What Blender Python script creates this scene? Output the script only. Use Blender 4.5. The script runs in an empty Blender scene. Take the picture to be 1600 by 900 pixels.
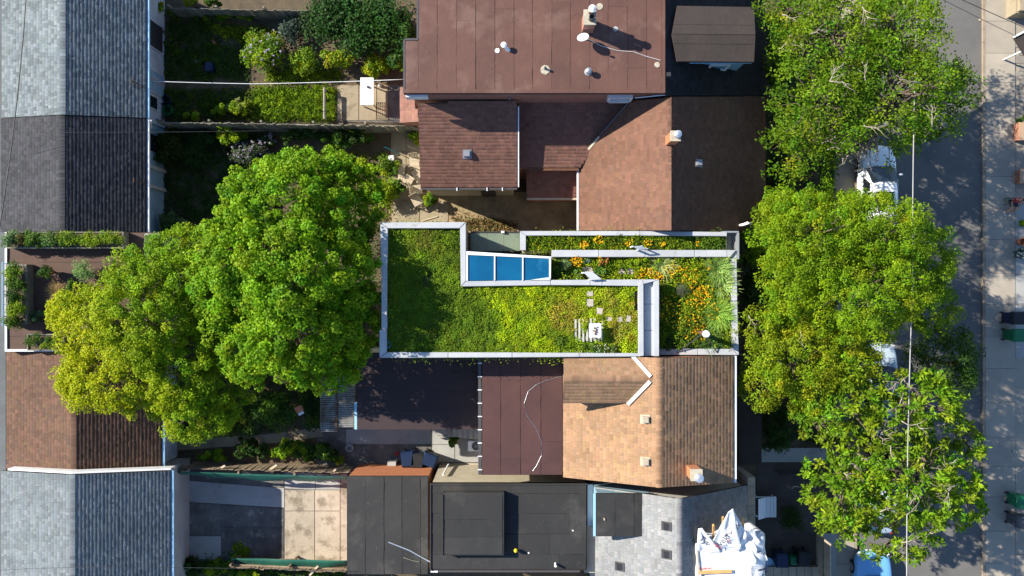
import bpy, bmesh, math, random
import numpy as np
from mathutils import Vector, Matrix
random.seed(7)
RNG = np.random.default_rng(7)
sc = bpy.context.scene
COL = sc.collection

# ------------------------------------------------------------------ camera, sky, sun, exposure
FPX = 1244.0          # focal length in photo pixels
CAMH = 39.0           # drone height over the ground
cam = bpy.data.cameras.new('camera'); cam.sensor_width = 36.0; cam.lens = 36.0 * FPX / 1600.0
cam.clip_end = 2000; cam.clip_start = 0.5
camo = bpy.data.objects.new('camera', cam); COL.objects.link(camo); camo.location = (0, 0, CAMH)
sc.camera = camo
SUN_EL = math.radians(32); SUN_AZ = math.radians(22)
SD = Vector((math.cos(SUN_EL) * math.cos(SUN_AZ), -math.cos(SUN_EL) * math.sin(SUN_AZ), -math.sin(SUN_EL)))
wd = bpy.data.worlds.new('World'); sc.world = wd; wd.use_nodes = True
nt = wd.node_tree
sky = nt.nodes.new('ShaderNodeTexSky'); sky.sky_type = 'NISHITA'; sky.sun_disc = False; sky.ozone_density = 2.6; sky.dust_density = .15; sky.altitude = 1200
sky.sun_elevation = SUN_EL; sky.sun_rotation = math.atan2(-SD.x, -SD.y)
bg = nt.nodes['Background']; bg.inputs['Strength'].default_value = 0.115
nt.links.new(sky.outputs[0], bg.inputs['Color'])
sl = bpy.data.lights.new('sun', 'SUN'); sl.energy = 5.0; sl.angle = math.radians(0.5); sl.color = (1.0, 0.92, 0.79)
so = bpy.data.objects.new('sun', sl); COL.objects.link(so); so.rotation_euler = SD.to_track_quat('-Z', 'Y').to_euler()
so.location = (-30, 12, 40)
sc.view_settings.view_transform = 'Standard'; sc.view_settings.look = 'None'
sc.view_settings.exposure = 1.3; sc.view_settings.gamma = 1.0; sc.view_settings.use_curve_mapping = False

# ------------------------------------------------------------------ helpers
def W(px, py, z=0.0):                       # photo pixel at a known height -> point
    s = (CAMH - z) / FPX
    return Vector(((px - 800) * s, (450 - py) * s, z))
def plx(px, z0, k, py=450):                 # plane z = a + b*X through pixel column px at height z0
    x0 = W(px, py, z0).x; return (z0 - k * x0, k, 0.0)
def ply(py, z0, k):
    y0 = W(800, py, z0).y; return (z0 - k * y0, 0.0, k)
def hit(px, py, pl):
    a, b, c = pl; kx = (px - 800) / FPX; ky = (450 - py) / FPX
    t = (CAMH - a) / (1 + b * kx + c * ky)
    return Vector((kx * t, ky * t, CAMH - t))
LOC = {}
def thing(name, label, cat, loc, group=None):
    o = bpy.data.objects.new(name, None); COL.objects.link(o); o.location = loc; o.empty_display_size = 0.2
    o['label'] = label; o['category'] = cat
    if group: o['group'] = group
    LOC[o.name] = Vector(loc); return o
def tag(o, label, cat, group=None):
    o['label'] = label; o['category'] = cat
    if group: o['group'] = group
    return o
def link(name, me, mat, parent=None, loc=None):
    o = bpy.data.objects.new(name, me); COL.objects.link(o)
    if mat is not None and not me.materials: me.materials.append(mat)
    if parent is not None:
        o.parent = parent; LOC[o.name] = LOC[parent.name].copy()
    else:
        o.location = loc; LOC[o.name] = Vector(loc)
    return o
class MB:
    def __init__(s): s.v = []; s.f = []
    def add(s, vs, fs):
        n = len(s.v); s.v += [tuple(v) for v in vs]; s.f += [tuple(i + n for i in f) for f in fs]; return s
    def box(s, x0, x1, y0, y1, z0, z1):
        return s.add([(x0,y0,z0),(x1,y0,z0),(x1,y1,z0),(x0,y1,z0),(x0,y0,z1),(x1,y0,z1),(x1,y1,z1),(x0,y1,z1)],
            [(0,3,2,1),(4,5,6,7),(0,1,5,4),(1,2,6,5),(2,3,7,6),(3,0,4,7)])
    def pbox(s, px0, py0, px1, py1, z0, z1):            # box whose TOP covers those photo pixels
        a = W(px0, py1, z1); b = W(px1, py0, z1)
        return s.box(a.x, b.x, a.y, b.y, z0, z1)
    def obox(s, c, sx, sy, sz, rz=0, rx=0, ry=0):       # c = centre of the bottom
        m = Matrix.Translation(c) @ Matrix.Rotation(rz, 4, 'Z') @ Matrix.Rotation(ry, 4, 'Y') @ Matrix.Rotation(rx, 4, 'X')
        vs = [m @ Vector((x * sx / 2, y * sy / 2, z * sz)) for z in (0, 1) for x, y in ((-1,-1),(1,-1),(1,1),(-1,1))]
        return s.add(vs, [(0,3,2,1),(4,5,6,7),(0,1,5,4),(1,2,6,5),(2,3,7,6),(3,0,4,7)])
    def prism(s, top, bot):                             # two rings of equal length
        n = len(top)
        ar = sum(top[i][0] * top[(i+1) % n][1] - top[(i+1) % n][0] * top[i][1] for i in range(n))
        if ar < 0: top = top[::-1]; bot = bot[::-1]
        return s.add(list(bot) + list(top), [tuple(range(n))[::-1], tuple(range(n, 2*n))] +
                     [(i, (i+1) % n, n + (i+1) % n, n + i) for i in range(n)])
    def down(s, top, z):                                # solid from a ring down to height z
        return s.prism([Vector(p) for p in top], [Vector((p[0], p[1], z)) for p in top])
    def slab(s, top, t):
        return s.prism([Vector(p) for p in top], [Vector(p) - Vector((0, 0, t)) for p in top])
    def beam(s, a, b, w, h=None):                       # bar of w x h between two points
        h = h or w; a = Vector(a); b = Vector(b); d = (b - a).normalized()
        r = d.cross(Vector((0, 0, 1)))
        if r.length < 1e-3: r = Vector((1, 0, 0))
        r.normalize(); u = r.cross(d)
        vs = [p + r * (i * w / 2) + u * (j * h / 2) for p in (a, b) for i, j in ((-1,-1),(1,-1),(1,1),(-1,1))]
        return s.add(vs, [(0,1,2,3),(7,6,5,4),(0,4,5,1),(1,5,6,2),(2,6,7,3),(3,7,4,0)])
    def tube(s, pts, rad, n=8, cap=True):
        pts = [Vector(p) for p in pts]
        if not hasattr(rad, '__len__'): rad = [rad] * len(pts)
        b = len(s.v); ref = None
        for i, p in enumerate(pts):
            d = (pts[min(i+1, len(pts)-1)] - pts[max(i-1, 0)]).normalized()
            if ref is None: ref = Vector((1, 0, 0)) if abs(d.x) < .9 else Vector((0, 1, 0))
            u = d.cross(ref)
            if u.length < 1e-4: u = d.cross(Vector((0.3, 1, 0.2)))
            u.normalize(); w = u.cross(d)
            for k in range(n):
                a = 2 * math.pi * k / n
                s.v.append(tuple(p + (u * math.cos(a) + w * math.sin(a)) * rad[i]))
        for i in range(len(pts) - 1):
            for k in range(n):
                k2 = (k + 1) % n
                s.f.append((b + i*n + k, b + i*n + k2, b + (i+1)*n + k2, b + (i+1)*n + k))
        if cap:
            s.f.append(tuple(b + k for k in range(n))[::-1]); s.f.append(tuple(b + (len(pts)-1)*n + k for k in range(n)))
        return s
    def lathe(s, c, prof, n=16, sx=1, sy=1):            # prof = [(r, z)] about a vertical axis at c
        b = len(s.v)
        for r, z in prof:
            for k in range(n):
                a = 2 * math.pi * k / n
                s.v.append((c[0] + r * sx * math.cos(a), c[1] + r * sy * math.sin(a), c[2] + z))
        for i in range(len(prof) - 1):
            for k in range(n):
                k2 = (k + 1) % n
                s.f.append((b + i*n + k, b + i*n + k2, b + (i+1)*n + k2, b + (i+1)*n + k))
        s.f.append(tuple(b + k for k in range(n))[::-1]); s.f.append(tuple(b + (len(prof)-1)*n + k for k in range(n)))
        return s
    def build(s, name, mat, parent=None, smooth=False, bevel=0, subsurf=0):
        V = np.array(s.v, float)
        if parent is not None: L = LOC[parent.name]
        else: L = Vector(((V[:,0].min()+V[:,0].max())/2, (V[:,1].min()+V[:,1].max())/2, V[:,2].min()))
        me = bpy.data.meshes.new(name); me.from_pydata((V - np.array(L)).tolist(), [], s.f)
        bm = bmesh.new(); bm.from_mesh(me); bmesh.ops.recalc_face_normals(bm, faces=bm.faces)
        if bevel: bmesh.ops.bevel(bm, geom=bm.edges[:], offset=bevel, segments=2, affect='EDGES', clamp_overlap=True)
        bm.to_mesh(me); bm.free()
        o = link(name, me, mat, parent, L)
        if smooth:
            for p in me.polygons: p.use_smooth = True
        if subsurf:
            m = o.modifiers.new('sub', 'SUBSURF'); m.levels = subsurf; m.render_levels = subsurf
        return o
def np_mesh(name, V, F4, colr, mat, parent=None, smooth=False):      # quads; V (N,3), F4 (M,4), colr (N,3)
    if parent is not None: L = np.array(LOC[parent.name])
    else: L = np.array([(V[:,0].min()+V[:,0].max())/2, (V[:,1].min()+V[:,1].max())/2, V[:,2].min()])
    me = bpy.data.meshes.new(name)
    me.vertices.add(len(V)); me.vertices.foreach_set('co', (V - L).astype(np.float32).ravel())
    m = len(F4); me.loops.add(4 * m); me.loops.foreach_set('vertex_index', F4.astype(np.int32).ravel())
    me.polygons.add(m); me.polygons.foreach_set('loop_start', (np.arange(m) * 4).astype(np.int32))
    me.polygons.foreach_set('loop_total', np.full(m, 4, np.int32))
    me.update(calc_edges=True)
    if colr is not None:
        at = me.attributes.new('Col', 'FLOAT_COLOR', 'POINT')
        at.data.foreach_set('color', np.c_[colr, np.ones(len(V))].astype(np.float32).ravel())
    if smooth: me.polygons.foreach_set('use_smooth', np.ones(m, bool))
    me.validate()
    return link(name, me, mat, parent, Vector(L))

# ------------------------------------------------------------------ materials
def mk(name):
    m = bpy.data.materials.new(name); m.use_nodes = True; t = m.node_tree
    return m, t, t.nodes['Principled BSDF']
def mat(name, c, c2=None, sc1=1.2, rough=.85, spec=.3, bump=.0, bs=30, attr=False, rnd=0.0, fine=.25, fs=60, metal=0,
        stain=None, ssc=.6, sth=.55, voro=0, stretch=None):
    m, t, b = mk(name); N = t.nodes; L = t.links
    geo = N.new('ShaderNodeNewGeometry'); pos = geo.outputs['Position']
    if stretch:
        mp = N.new('ShaderNodeMapping'); mp.inputs['Scale'].default_value = stretch; L.new(pos, mp.inputs['Vector']); pos = mp.outputs[0]
    def noise(s, d=5):
        n = N.new('ShaderNodeTexNoise'); n.inputs['Scale'].default_value = s; n.inputs['Detail'].default_value = d
        n.inputs['Roughness'].default_value = .62; L.new(pos, n.inputs['Vector']); return n.outputs['Fac']
    def mix(f, a, bcol, bt='MIX'):
        x = N.new('ShaderNodeMix'); x.data_type = 'RGBA'; x.blend_type = bt
        if isinstance(f, (int, float)): x.inputs[0].default_value = f
        else: L.new(f, x.inputs[0])
        for s_, v in ((6, a), (7, bcol)):
            if isinstance(v, tuple): x.inputs[s_].default_value = (*v, 1)
            else: L.new(v, x.inputs[s_])
        return x.outputs[2]
    def ramp(f, lo, hi, a=0., bb=1.):
        r = N.new('ShaderNodeMapRange'); r.inputs[1].default_value = lo; r.inputs[2].default_value = hi
        r.inputs[3].default_value = a; r.inputs[4].default_value = bb; L.new(f, r.inputs[0]); return r.outputs[0]
    if attr:
        a = N.new('ShaderNodeAttribute'); a.attribute_name = 'Col'; col = a.outputs['Color']
    else: col = c
    if c2: col = mix(ramp(noise(sc1), .35, .65), col, c2)
    if stain: col = mix(ramp(noise(ssc, 8), sth, sth + .12), col, stain)
    if fine:
        v = ramp(noise(fs, 3), .25, .75, 1 - fine, 1 + fine)
        cc = N.new('ShaderNodeCombineColor')
        for i in range(3): L.new(v, cc.inputs[i])
        col = mix(1.0, col, cc.outputs[0], 'MULTIPLY')
    if rnd:
        oi = N.new('ShaderNodeObjectInfo'); v = ramp(oi.outputs['Random'], 0, 1, 1 - rnd, 1 + rnd)
        cc = N.new('ShaderNodeCombineColor')
        for i in range(3): L.new(v, cc.inputs[i])
        col = mix(1.0, col, cc.outputs[0], 'MULTIPLY')
    if isinstance(col, tuple): b.inputs['Base Color'].default_value = (*col, 1)
    else: L.new(col, b.inputs['Base Color'])
    b.inputs['Roughness'].default_value = rough; b.inputs['Specular IOR Level'].default_value = spec; b.inputs['Metallic'].default_value = metal
    if bump:
        bp = N.new('ShaderNodeBump'); bp.inputs['Strength'].default_value = bump; bp.inputs['Distance'].default_value = .03
        L.new(noise(bs, 6), bp.inputs['Height']); L.new(bp.outputs[0], b.inputs['Normal'])
    return m
def leafmat(name, trans=.3, rough=.5, spec=.25):
    m, t, b = mk(name); N = t.nodes; L = t.links
    a = N.new('ShaderNodeAttribute'); a.attribute_name = 'Col'
    L.new(a.outputs['Color'], b.inputs['Base Color']); b.inputs['Roughness'].default_value = rough; b.inputs['Specular IOR Level'].default_value = spec
    tr = N.new('ShaderNodeBsdfTranslucent'); L.new(a.outputs['Color'], tr.inputs['Color'])
    ms = N.new('ShaderNodeMixShader'); ms.inputs[0].default_value = trans
    L.new(b.outputs[0], ms.inputs[1]); L.new(tr.outputs[0], ms.inputs[2]); L.new(ms.outputs[0], N['Material Output'].inputs['Surface'])
    return m
def brickmat(name, c1, c2, mortar, s=1.0):
    m, t, b = mk(name); N = t.nodes; L = t.links
    geo = N.new('ShaderNodeNewGeometry'); sp = N.new('ShaderNodeSeparateXYZ'); L.new(geo.outputs['Position'], sp.inputs[0])
    ad = N.new('ShaderNodeMath'); L.new(sp.outputs[0], ad.inputs[0]); L.new(sp.outputs[1], ad.inputs[1])
    cb = N.new('ShaderNodeCombineXYZ'); L.new(ad.outputs[0], cb.inputs[0]); L.new(sp.outputs[2], cb.inputs[1])
    br = N.new('ShaderNodeTexBrick'); br.inputs['Scale'].default_value = 1; br.inputs['Brick Width'].default_value = .22 * s
    br.inputs['Row Height'].default_value = .075 * s; br.inputs['Mortar Size'].default_value = .006
    br.inputs['Color1'].default_value = (*c1, 1); br.inputs['Color2'].default_value = (*c2, 1); br.inputs['Mortar'].default_value = (*mortar, 1)
    L.new(cb.outputs[0], br.inputs['Vector']); L.new(br.outputs['Color'], b.inputs['Base Color']); b.inputs['Roughness'].default_value = .9
    bp = N.new('ShaderNodeBump'); bp.inputs['Strength'].default_value = .5; bp.inputs['Distance'].default_value = .01
    L.new(br.outputs['Fac'], bp.inputs['Height']); bp.invert = True; L.new(bp.outputs[0], b.inputs['Normal'])
    return m
M = dict(
 soil=mat('soil', (.062,.046,.029), (.10,.075,.044), 2.2, bump=.6, bs=14, fine=.5, fs=35),
 drysoil=mat('dry_soil', (0.128,0.088,0.048), (0.072,0.052,0.028), 1.6, bump=.5, bs=12, fine=.4, fs=30),
 asphalt=mat('asphalt', (.122,.117,.110), (.098,.096,.092), .5, rough=.9, bump=.25, bs=80, fine=.18, fs=90, stain=(.08,.078,.076), ssc=.35, sth=.58),
 lane=mat('lane_asphalt', (.11,.12,.125), (.08,.085,.09), .7, bump=.2, bs=60),
 walk=mat('pavement_concrete', (0.2952,0.2583,0.2089), (0.2542,0.2255,0.1834), 1.1, bump=.15, bs=70, fine=.1, rnd=.09, stain=(0.2132,0.1886,0.1535), ssc=.9, sth=.6),
 kerb=mat('kerb_concrete', (.27,.22,.165), (.2,.155,.11), 2, bump=.2),
 conc=mat('yard_concrete', (.37,.32,.25), (.30,.26,.20), 1.1, bump=.45, bs=9, fine=.16, fs=40, rnd=.08, stain=(.18,.15,.11), ssc=1.3, sth=.5),
 dirtshadeconc=mat('dirty_shaded_concrete', (.13,.125,.115), (.07,.068,.064), 1.2, bump=.5, bs=14, fine=.35, fs=30, stain=(.25,.24,.215), ssc=1.3, sth=.56, rnd=.12),  # real dirt, plus shade put into the tone for the yard's shaded half
 greyconc=mat('pale_grey_concrete', (.31,.31,.295), (.25,.25,.24), .8, bump=.2, bs=30, fine=.12, rnd=.08, stain=(.2,.2,.19), ssc=1.2, sth=.58),
 patio=mat('patio_concrete', (0.288,0.2396,0.1613), (0.216,0.176,0.121), .9, bump=.3, bs=22, fine=.15, rnd=.06, stain=(0.1152,0.08986,0.06048), ssc=.8, sth=.58),
 gravel=mat('sandy_yard', (.31,.24,.135), (.17,.125,.07), 1.3, bump=.6, bs=30, fine=.4, fs=45, stain=(.06,.048,.028), ssc=.5, sth=.6),
 brownmem=mat('brown_roof_membrane', (.104,.050,.038), (.082,.040,.031), .7, rough=.75, bump=.5, bs=2.2, fine=.14, fs=45, rnd=.08, stain=(.128,.072,.056), ssc=.6, sth=.54),
 purplemem=mat('plum_brown_membrane', (0.0675,0.0306,0.027), (0.054,0.0252,0.0234), .9, rough=.7, bump=.3, bs=2.5, fine=.12, rnd=.07),
 dkporch=mat('dark_porch_membrane', (.034,.021,.022), (.028,.018,.02), 1, rough=.65, bump=.2, bs=3, fine=.12, rnd=.08),
 blackmem=mat('black_roof_membrane', (.026,.0255,.025), (.020,.020,.020), .6, rough=.7, bump=.35, bs=3, fine=.16, rnd=.12, stain=(.042,.040,.037), ssc=.55, sth=.55),
 darkbrown=mat('dark_brown_rolled_roofing', (.040,.031,.027), (.032,.025,.022), 1.4, rough=.8, bump=.5, bs=5, fine=.2, rnd=.06),
 seam=mat('roofing_seam', (.018,.012,.010), rough=.8, fine=.3),
 shingle=mat('shingle', (.1,.1,.1), attr=True, rough=.92, spec=.15, fine=.22, fs=70, bump=.25, bs=120),
 deck=mat('roof_underlay', (.03,.026,.024), fine=.2),
 coping=mat('metal_coping', (.37,.38,.385), (.32,.33,.345), 1.5, rough=.45, spec=.5, fine=.05, bump=.05, bs=4, rnd=.05, stain=(.25,.25,.245), ssc=2.2, sth=.6),
 coping2=mat('zinc_lining', (.33,.36,.39), (.29,.33,.36), 2, rough=.4, spec=.5, fine=.03),
 white=mat('white_paint', (0.629,0.629,0.612), (0.561,0.561,0.5525), 2, rough=.5, fine=.05),
 offwhite=mat('off_white_siding', (0.4,0.392,0.352), (0.336,0.328,0.296), 1.5, rough=.7, fine=.1, stain=(0.24,0.224,0.192), ssc=1.2, sth=.62),
 peel=mat('peeling_white_paint', (.42,.46,.5), (.3,.33,.36), 1.5, rough=.8, fine=.25, stain=(.09,.075,.06), ssc=1.6, sth=.57),
 cream=mat('cream_stucco', (0.4125,0.3675,0.2775), (0.3525,0.315,0.2325), 1.4, fine=.08, bump=.2, bs=50),
 bluewall=mat('blue_grey_siding', (.22,.34,.42), (.17,.28,.36), 2, rough=.6, fine=.1),
 gutter=mat('white_gutter_metal', (.62,.64,.66), rough=.35, spec=.5, fine=.05),
 dkgutter=mat('dark_gutter_metal', (.06,.055,.055), rough=.4, spec=.5),
 bluegut=mat('pale_blue_gutter', (.25,.45,.62), rough=.4, spec=.5, fine=.05),
 redbrick=brickmat('red_brick', (.30,.10,.055), (.22,.075,.045), (.3,.26,.22)),
 orangebrick=brickmat('orange_brick', (.42,.13,.04), (.33,.10,.035), (.33,.22,.14)),
 concap=mat('chimney_concrete', (.4,.36,.28), (.3,.27,.21), 6, bump=.3, bs=40),
 galv=mat('galvanised_metal', (.55,.57,.6), rough=.3, metal=.7, fine=.08),
 steel=mat('dull_steel', (.3,.31,.33), rough=.4, metal=.6, fine=.1),
 darkmetal=mat('dark_metal', (.03,.03,.033), rough=.5, spec=.4),
 rust=mat('rusty_brown_metal', (.12,.055,.03), (.08,.04,.025), 6, fine=.3),
 wood=mat('weathered_wood', (.25,.19,.125), (.17,.13,.09), 3, rough=.9, fine=.3, fs=30, rnd=.25, bump=.3, bs=40),
 greywood=mat('grey_weathered_wood', (.19,.18,.14), (.13,.125,.10), 3, rough=.9, fine=.3, fs=30, rnd=.25, bump=.3, bs=40),
 freshwood=mat('fresh_lumber', (.55,.33,.12), (.45,.26,.09), 4, rough=.7, fine=.15, rnd=.12),
 palewood=mat('pale_bleached_wood', (0.4,0.336,0.248), (0.32,0.264,0.192), 3, rough=.85, fine=.2, rnd=.12),
 redwood=mat('reddish_deck_wood', (0.085,0.0493,0.0357), (0.07225,0.0425,0.03145), .8, rough=.8, bump=.2, bs=25, fine=.15, rnd=.06, stretch=(1,6,1)),
 bark=mat('bark', (.075,.055,.04), (.11,.085,.06), 6, bump=.8, bs=25, fine=.4),
 palebark=mat('pale_dead_branch', (.29,.25,.20), (.19,.16,.125), 8, bump=.4, bs=30, fine=.2),
 tarp=mat('green_tarpaulin', (.02,.11,.075), (.015,.085,.06), 2, rough=.45, spec=.4, fine=.1),
 blueglass=mat('blue_tinted_glazing', (.004,.085,.185), (.002,.055,.13), .8, rough=.05, spec=.6, fine=0, stain=(.01,.11,.21), ssc=1.6, sth=.56),
 greenglass=mat('frosted_green_glass', (.15,.19,.14), (.12,.155,.115), 1.1, rough=.3, spec=.5, fine=.04),
 glass=mat('dark_glass', (.012,.016,.02), rough=.05, spec=.6, fine=0),
 lightglass=mat('sky_blue_glass', (.10,.25,.33), rough=.1, spec=.6, fine=0),
 wrap=mat('white_housewrap', (0.64,0.648,0.656), (0.592,0.608,0.624), 1.5, rough=.55, fine=.02, bump=.35, bs=5),
 ink=mat('dark_blue_ink', (.012,.018,.05), rough=.6), redink=mat('red_ink', (.5,.03,.03), rough=.6),
 carwhite=mat('white_car_paint', (.72,.74,.76), rough=.25, spec=.6, fine=0),
 carblue=mat('light_blue_car_paint', (.13,.34,.60), rough=.22, spec=.6, fine=0),
 carsilver=mat('silver_car_paint', (.33,.40,.46), rough=.25, spec=.6, fine=0),
 tyre=mat('rubber', (.015,.015,.016), rough=.9), rim=mat('alloy', (.4,.4,.42), rough=.3, metal=.8),
 lamp=mat('headlamp_lens', (.6,.62,.64), rough=.1, spec=.7), redlamp=mat('tail_lamp', (.35,.01,.01), rough=.2, spec=.6),
 blackplastic=mat('black_plastic', (.012,.013,.015), rough=.55), bluebin=mat('blue_plastic', (.005,.016,.05), rough=.5),
 greenbin=mat('green_plastic', (.01,.12,.05), rough=.5), greybin=mat('grey_plastic', (.06,.062,.068), rough=.5),
 whiteplastic=mat('white_plastic', (.62,.64,.66), rough=.4, fine=.03), terracotta=mat('terracotta', (.36,.13,.06), (.28,.1,.05), 5, fine=.15),
 pipeplastic=mat('white_vinyl_pipe', (.7,.7,.68), rough=.4, fine=.03),
 corr=mat('corrugated_steel', (.30,.32,.33), (.17,.14,.11), 1.3, rough=.45, spec=.5, metal=.3, fine=.15, stain=(.12,.085,.06), ssc=1.4, sth=.58),
 skin=mat('skin', (.42,.24,.16), rough=.6), redcloth=mat('red_cloth', (.30,.03,.03), rough=.9, fine=.1), darkcloth=mat('dark_cloth', (.03,.035,.05), rough=.9), hair=mat('hair', (.02,.013,.008), rough=.7),
 yellow=mat('yellow_plastic', (.6,.45,.02), rough=.5), bluehose=mat('turquoise_hose', (.02,.3,.4), rough=.5),
 paver=mat('pale_stone_paver', (0.368,0.328,0.264), (0.304,0.272,0.216), 6, fine=.12, bump=.3, bs=30, rnd=.12),
 brickpave=mat('grey_paving', (.22,.2,.17), (.17,.155,.135), 3, fine=.15, rnd=.15),
 leaf=leafmat('leaf', .44, .55, .14), leafdull=leafmat('matt_leaf', .25, .75, .1), petal=leafmat('petal', .25, .7, .1),
)

# ------------------------------------------------------------------ generators
def shingles(parent, pts, cols, expo=.148, wid=.24, lift=(.0004, .0018), jit=.055, name='shingles'):
    pts = [Vector(p) for p in pts]; p0 = pts[0]
    n = Vector((0, 0, 0))
    for i in range(len(pts)):
        a, b = pts[i] - p0, pts[(i + 1) % len(pts)] - p0; n += a.cross(b)
    n.normalize()
    if n.z < 0: n = -n
    v = (Vector((0, 0, 1)) - n * n.z).normalized(); u = v.cross(n)
    uv = [((p - p0).dot(u), (p - p0).dot(v)) for p in pts]
    v0 = min(q[1] for q in uv); v1 = max(q[1] for q in uv)
    rows = []; y = v0; r = 0
    cols = np.array(cols, float)
    while y < v1 - .02:
        top = min(y + expo, v1); mid = (y + top) / 2; xs = []
        for i in range(len(uv)):
            (ax, ay), (bx, by) = uv[i], uv[(i + 1) % len(uv)]
            if (ay - mid) * (by - mid) < 0: xs.append(ax + (bx - ax) * (mid - ay) / (by - ay))
        xs.sort()
        for k in range(0, len(xs) - 1, 2):
            x = xs[k]; first = True
            while x < xs[k + 1] - .01:
                w = wid * random.choice((.45, .6, .8, 1, 1)) * (random.random() if first else 1); first = False
                if w < .04: w = .04
                e = min(x + w, xs[k + 1]); rows.append((x, e - .005, y, top)); x = e
        y += expo; r += 1
    R = np.array(rows); K = len(R)
    t = np.where(RNG.random(K) < .5, lift[0], lift[1]) + RNG.random(K) * .001 + .0014
    jy = RNG.normal(0, .004, K)
    U = np.array(u); Vv = np.array(v); Nn = np.array(n); O = np.array(p0)
    def pt(uu, vv, h): return O + uu[:, None] * U + vv[:, None] * Vv + h[:, None] * Nn
    z0 = np.full(K, .0003); zt = np.full(K, .0009)
    lo = R[:, 2] + jy
    V = np.stack([pt(R[:,0], lo, t), pt(R[:,1], lo, t), pt(R[:,1], R[:,3] + .01, zt), pt(R[:,0], R[:,3] + .01, zt),
                  pt(R[:,0], lo - .002, z0), pt(R[:,1], lo - .002, z0)], 1).reshape(-1, 3)
    b = (np.arange(K) * 6)[:, None]
    F = np.concatenate([b + np.array([0, 1, 2, 3]), b + np.array([4, 5, 1, 0])], 0)
    c = cols[RNG.integers(0, len(cols), K)] * (1 + RNG.normal(0, jit, (K, 1)))
    sd = int(abs(p0.x * 7 + p0.y * 3)) % 50; patch_ = 1 + .10 * fbm(R[:, 0] * .8, R[:, 2] * .8, sd) + .09 * fbm(R[:, 0] * 3.1, R[:, 2] * .35, sd + 1)
    c = np.clip(c * patch_[:, None], .004, .9)
    o = np_mesh(name, V, F, np.repeat(c, 6, 0), M['shingle'], parent); o['kind'] = 'stuff'
    return o
def ridge_caps(parent, a, b, k1, k2, side, col, name='ridge_caps'):
    # overlapping caps along the ridge a-b; side = horizontal unit vector of slope 1, k = downhill slopes
    a = Vector(a); b = Vector(b); d = (b - a); L = d.length; d.normalize(); s = Vector(side); V = []; F = []; C = []
    n = max(2, int(L / .16)); hw = .13
    for i in range(n):
        p = a + d * (L * i / n); q = a + d * (L * (i + 1) / n + .02)
        h0 = .03 + random.random() * .008; h1 = .022
        k = len(V)
        for P, h in ((p, h0), (q, h1)):
            V += [P + s * hw + Vector((0, 0, h - k1 * hw)), P + Vector((0, 0, h)), P - s * hw + Vector((0, 0, h - k2 * hw))]
        F += [(k, k+1, k+4, k+3), (k+1, k+2, k+5, k+4)]
        c = np.array(col) * (1 + random.gauss(0, .13)); C += [c] * 6
    o = np_mesh(name, np.array([tuple(v) for v in V]), np.array(F), np.clip(np.array(C), .004, .9), M['shingle'], parent); o['kind'] = 'stuff'
    return o
def inset(pts, d):
    cx = sum(p[0] for p in pts) / len(pts); cy = sum(p[1] for p in pts) / len(pts)
    hx = max(abs(p[0] - cx) for p in pts); hy = max(abs(p[1] - cy) for p in pts)
    return [Vector((cx + (p[0] - cx) * (1 - d / hx), cy + (p[1] - cy) * (1 - d / hy), p[2])) for p in pts]
def plane_z(pl, p): return pl[0] + pl[1] * p[0] + pl[2] * p[1]
def slope(house, poly, pl, cols, wallmat, z0=0.0, over=.25, thick=.12, wall=True, deckmat=None, **kw):
    pts = [hit(x, y, pl) for x, y in poly]
    rf = MB().slab(pts, thick).build('roof', deckmat or M['deck'], house)
    shingles(rf, pts, cols, **kw)
    if wall:
        q = inset(pts, over); q = [Vector((p.x, p.y, plane_z(pl, p) - thick - .01)) for p in q]
        MB().down(q, z0).build('wall', wallmat, house)
    return rf, pts
def sheets(parent, x0, x1, y0, y1, z, cuts, mat_, axis='x', gap=.009, name='roofing_sheet', breaks=2):
    # strips of roll roofing between the world lines in cuts, each cut again at random places
    for a, b in zip(cuts[:-1], cuts[1:]):
        lo, hi = (y0, y1) if axis == 'x' else (x0, x1)
        br = sorted([lo, hi] + [random.uniform(lo + .6, hi - .6) for _ in range(random.randint(0, breaks)) if hi - lo > 2])
        for c, d in zip(br[:-1], br[1:]):
            if d - c < .3: continue
            n = max(2, int((d - c) / .35)); top = []; 
            wob = lambda: random.gauss(0, .006)
            if axis == 'x':
                L = [(a + gap/2 + wob(), c + (d - c) * i / n) for i in range(n + 1)]; R = [(b - gap/2 + wob(), c + (d - c) * i / n) for i in range(n + 1)]
                L[0] = (L[0][0], c + gap/3); L[-1] = (L[-1][0], d - gap/3); R[0] = (R[0][0], c + gap/3); R[-1] = (R[-1][0], d - gap/3)
            else:
                L = [(c + (d - c) * i / n, b - gap/2 + wob()) for i in range(n + 1)]; R = [(c + (d - c) * i / n, a + gap/2 + wob()) for i in range(n + 1)]
                L[0] = (c + gap/3, L[0][1]); L[-1] = (d - gap/3, L[-1][1]); R[0] = (c + gap/3, R[0][1]); R[-1] = (d - gap/3, R[-1][1])
            m = MB(); vs = []
            e = [.012 + random.random() * .01, .018 + random.random() * .012]
            for i in range(n + 1):
                vs += [(L[i][0], L[i][1], z + e[0] + random.gauss(0, .0025)), (R[i][0], R[i][1], z + e[1] + random.gauss(0, .0025)), (L[i][0], L[i][1], z), (R[i][0], R[i][1], z)]
            fs = []
            for i in range(n):
                k = i * 4
                fs += [(k, k+1, k+5, k+4), (k+2, k, k+4, k+6), (k+1, k+3, k+7, k+5)]
            fs += [(0, 2, 3, 1), (n*4, n*4+1, n*4+3, n*4+2)]
            m.add(vs, fs); m.build(name, mat_, parent)

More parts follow.
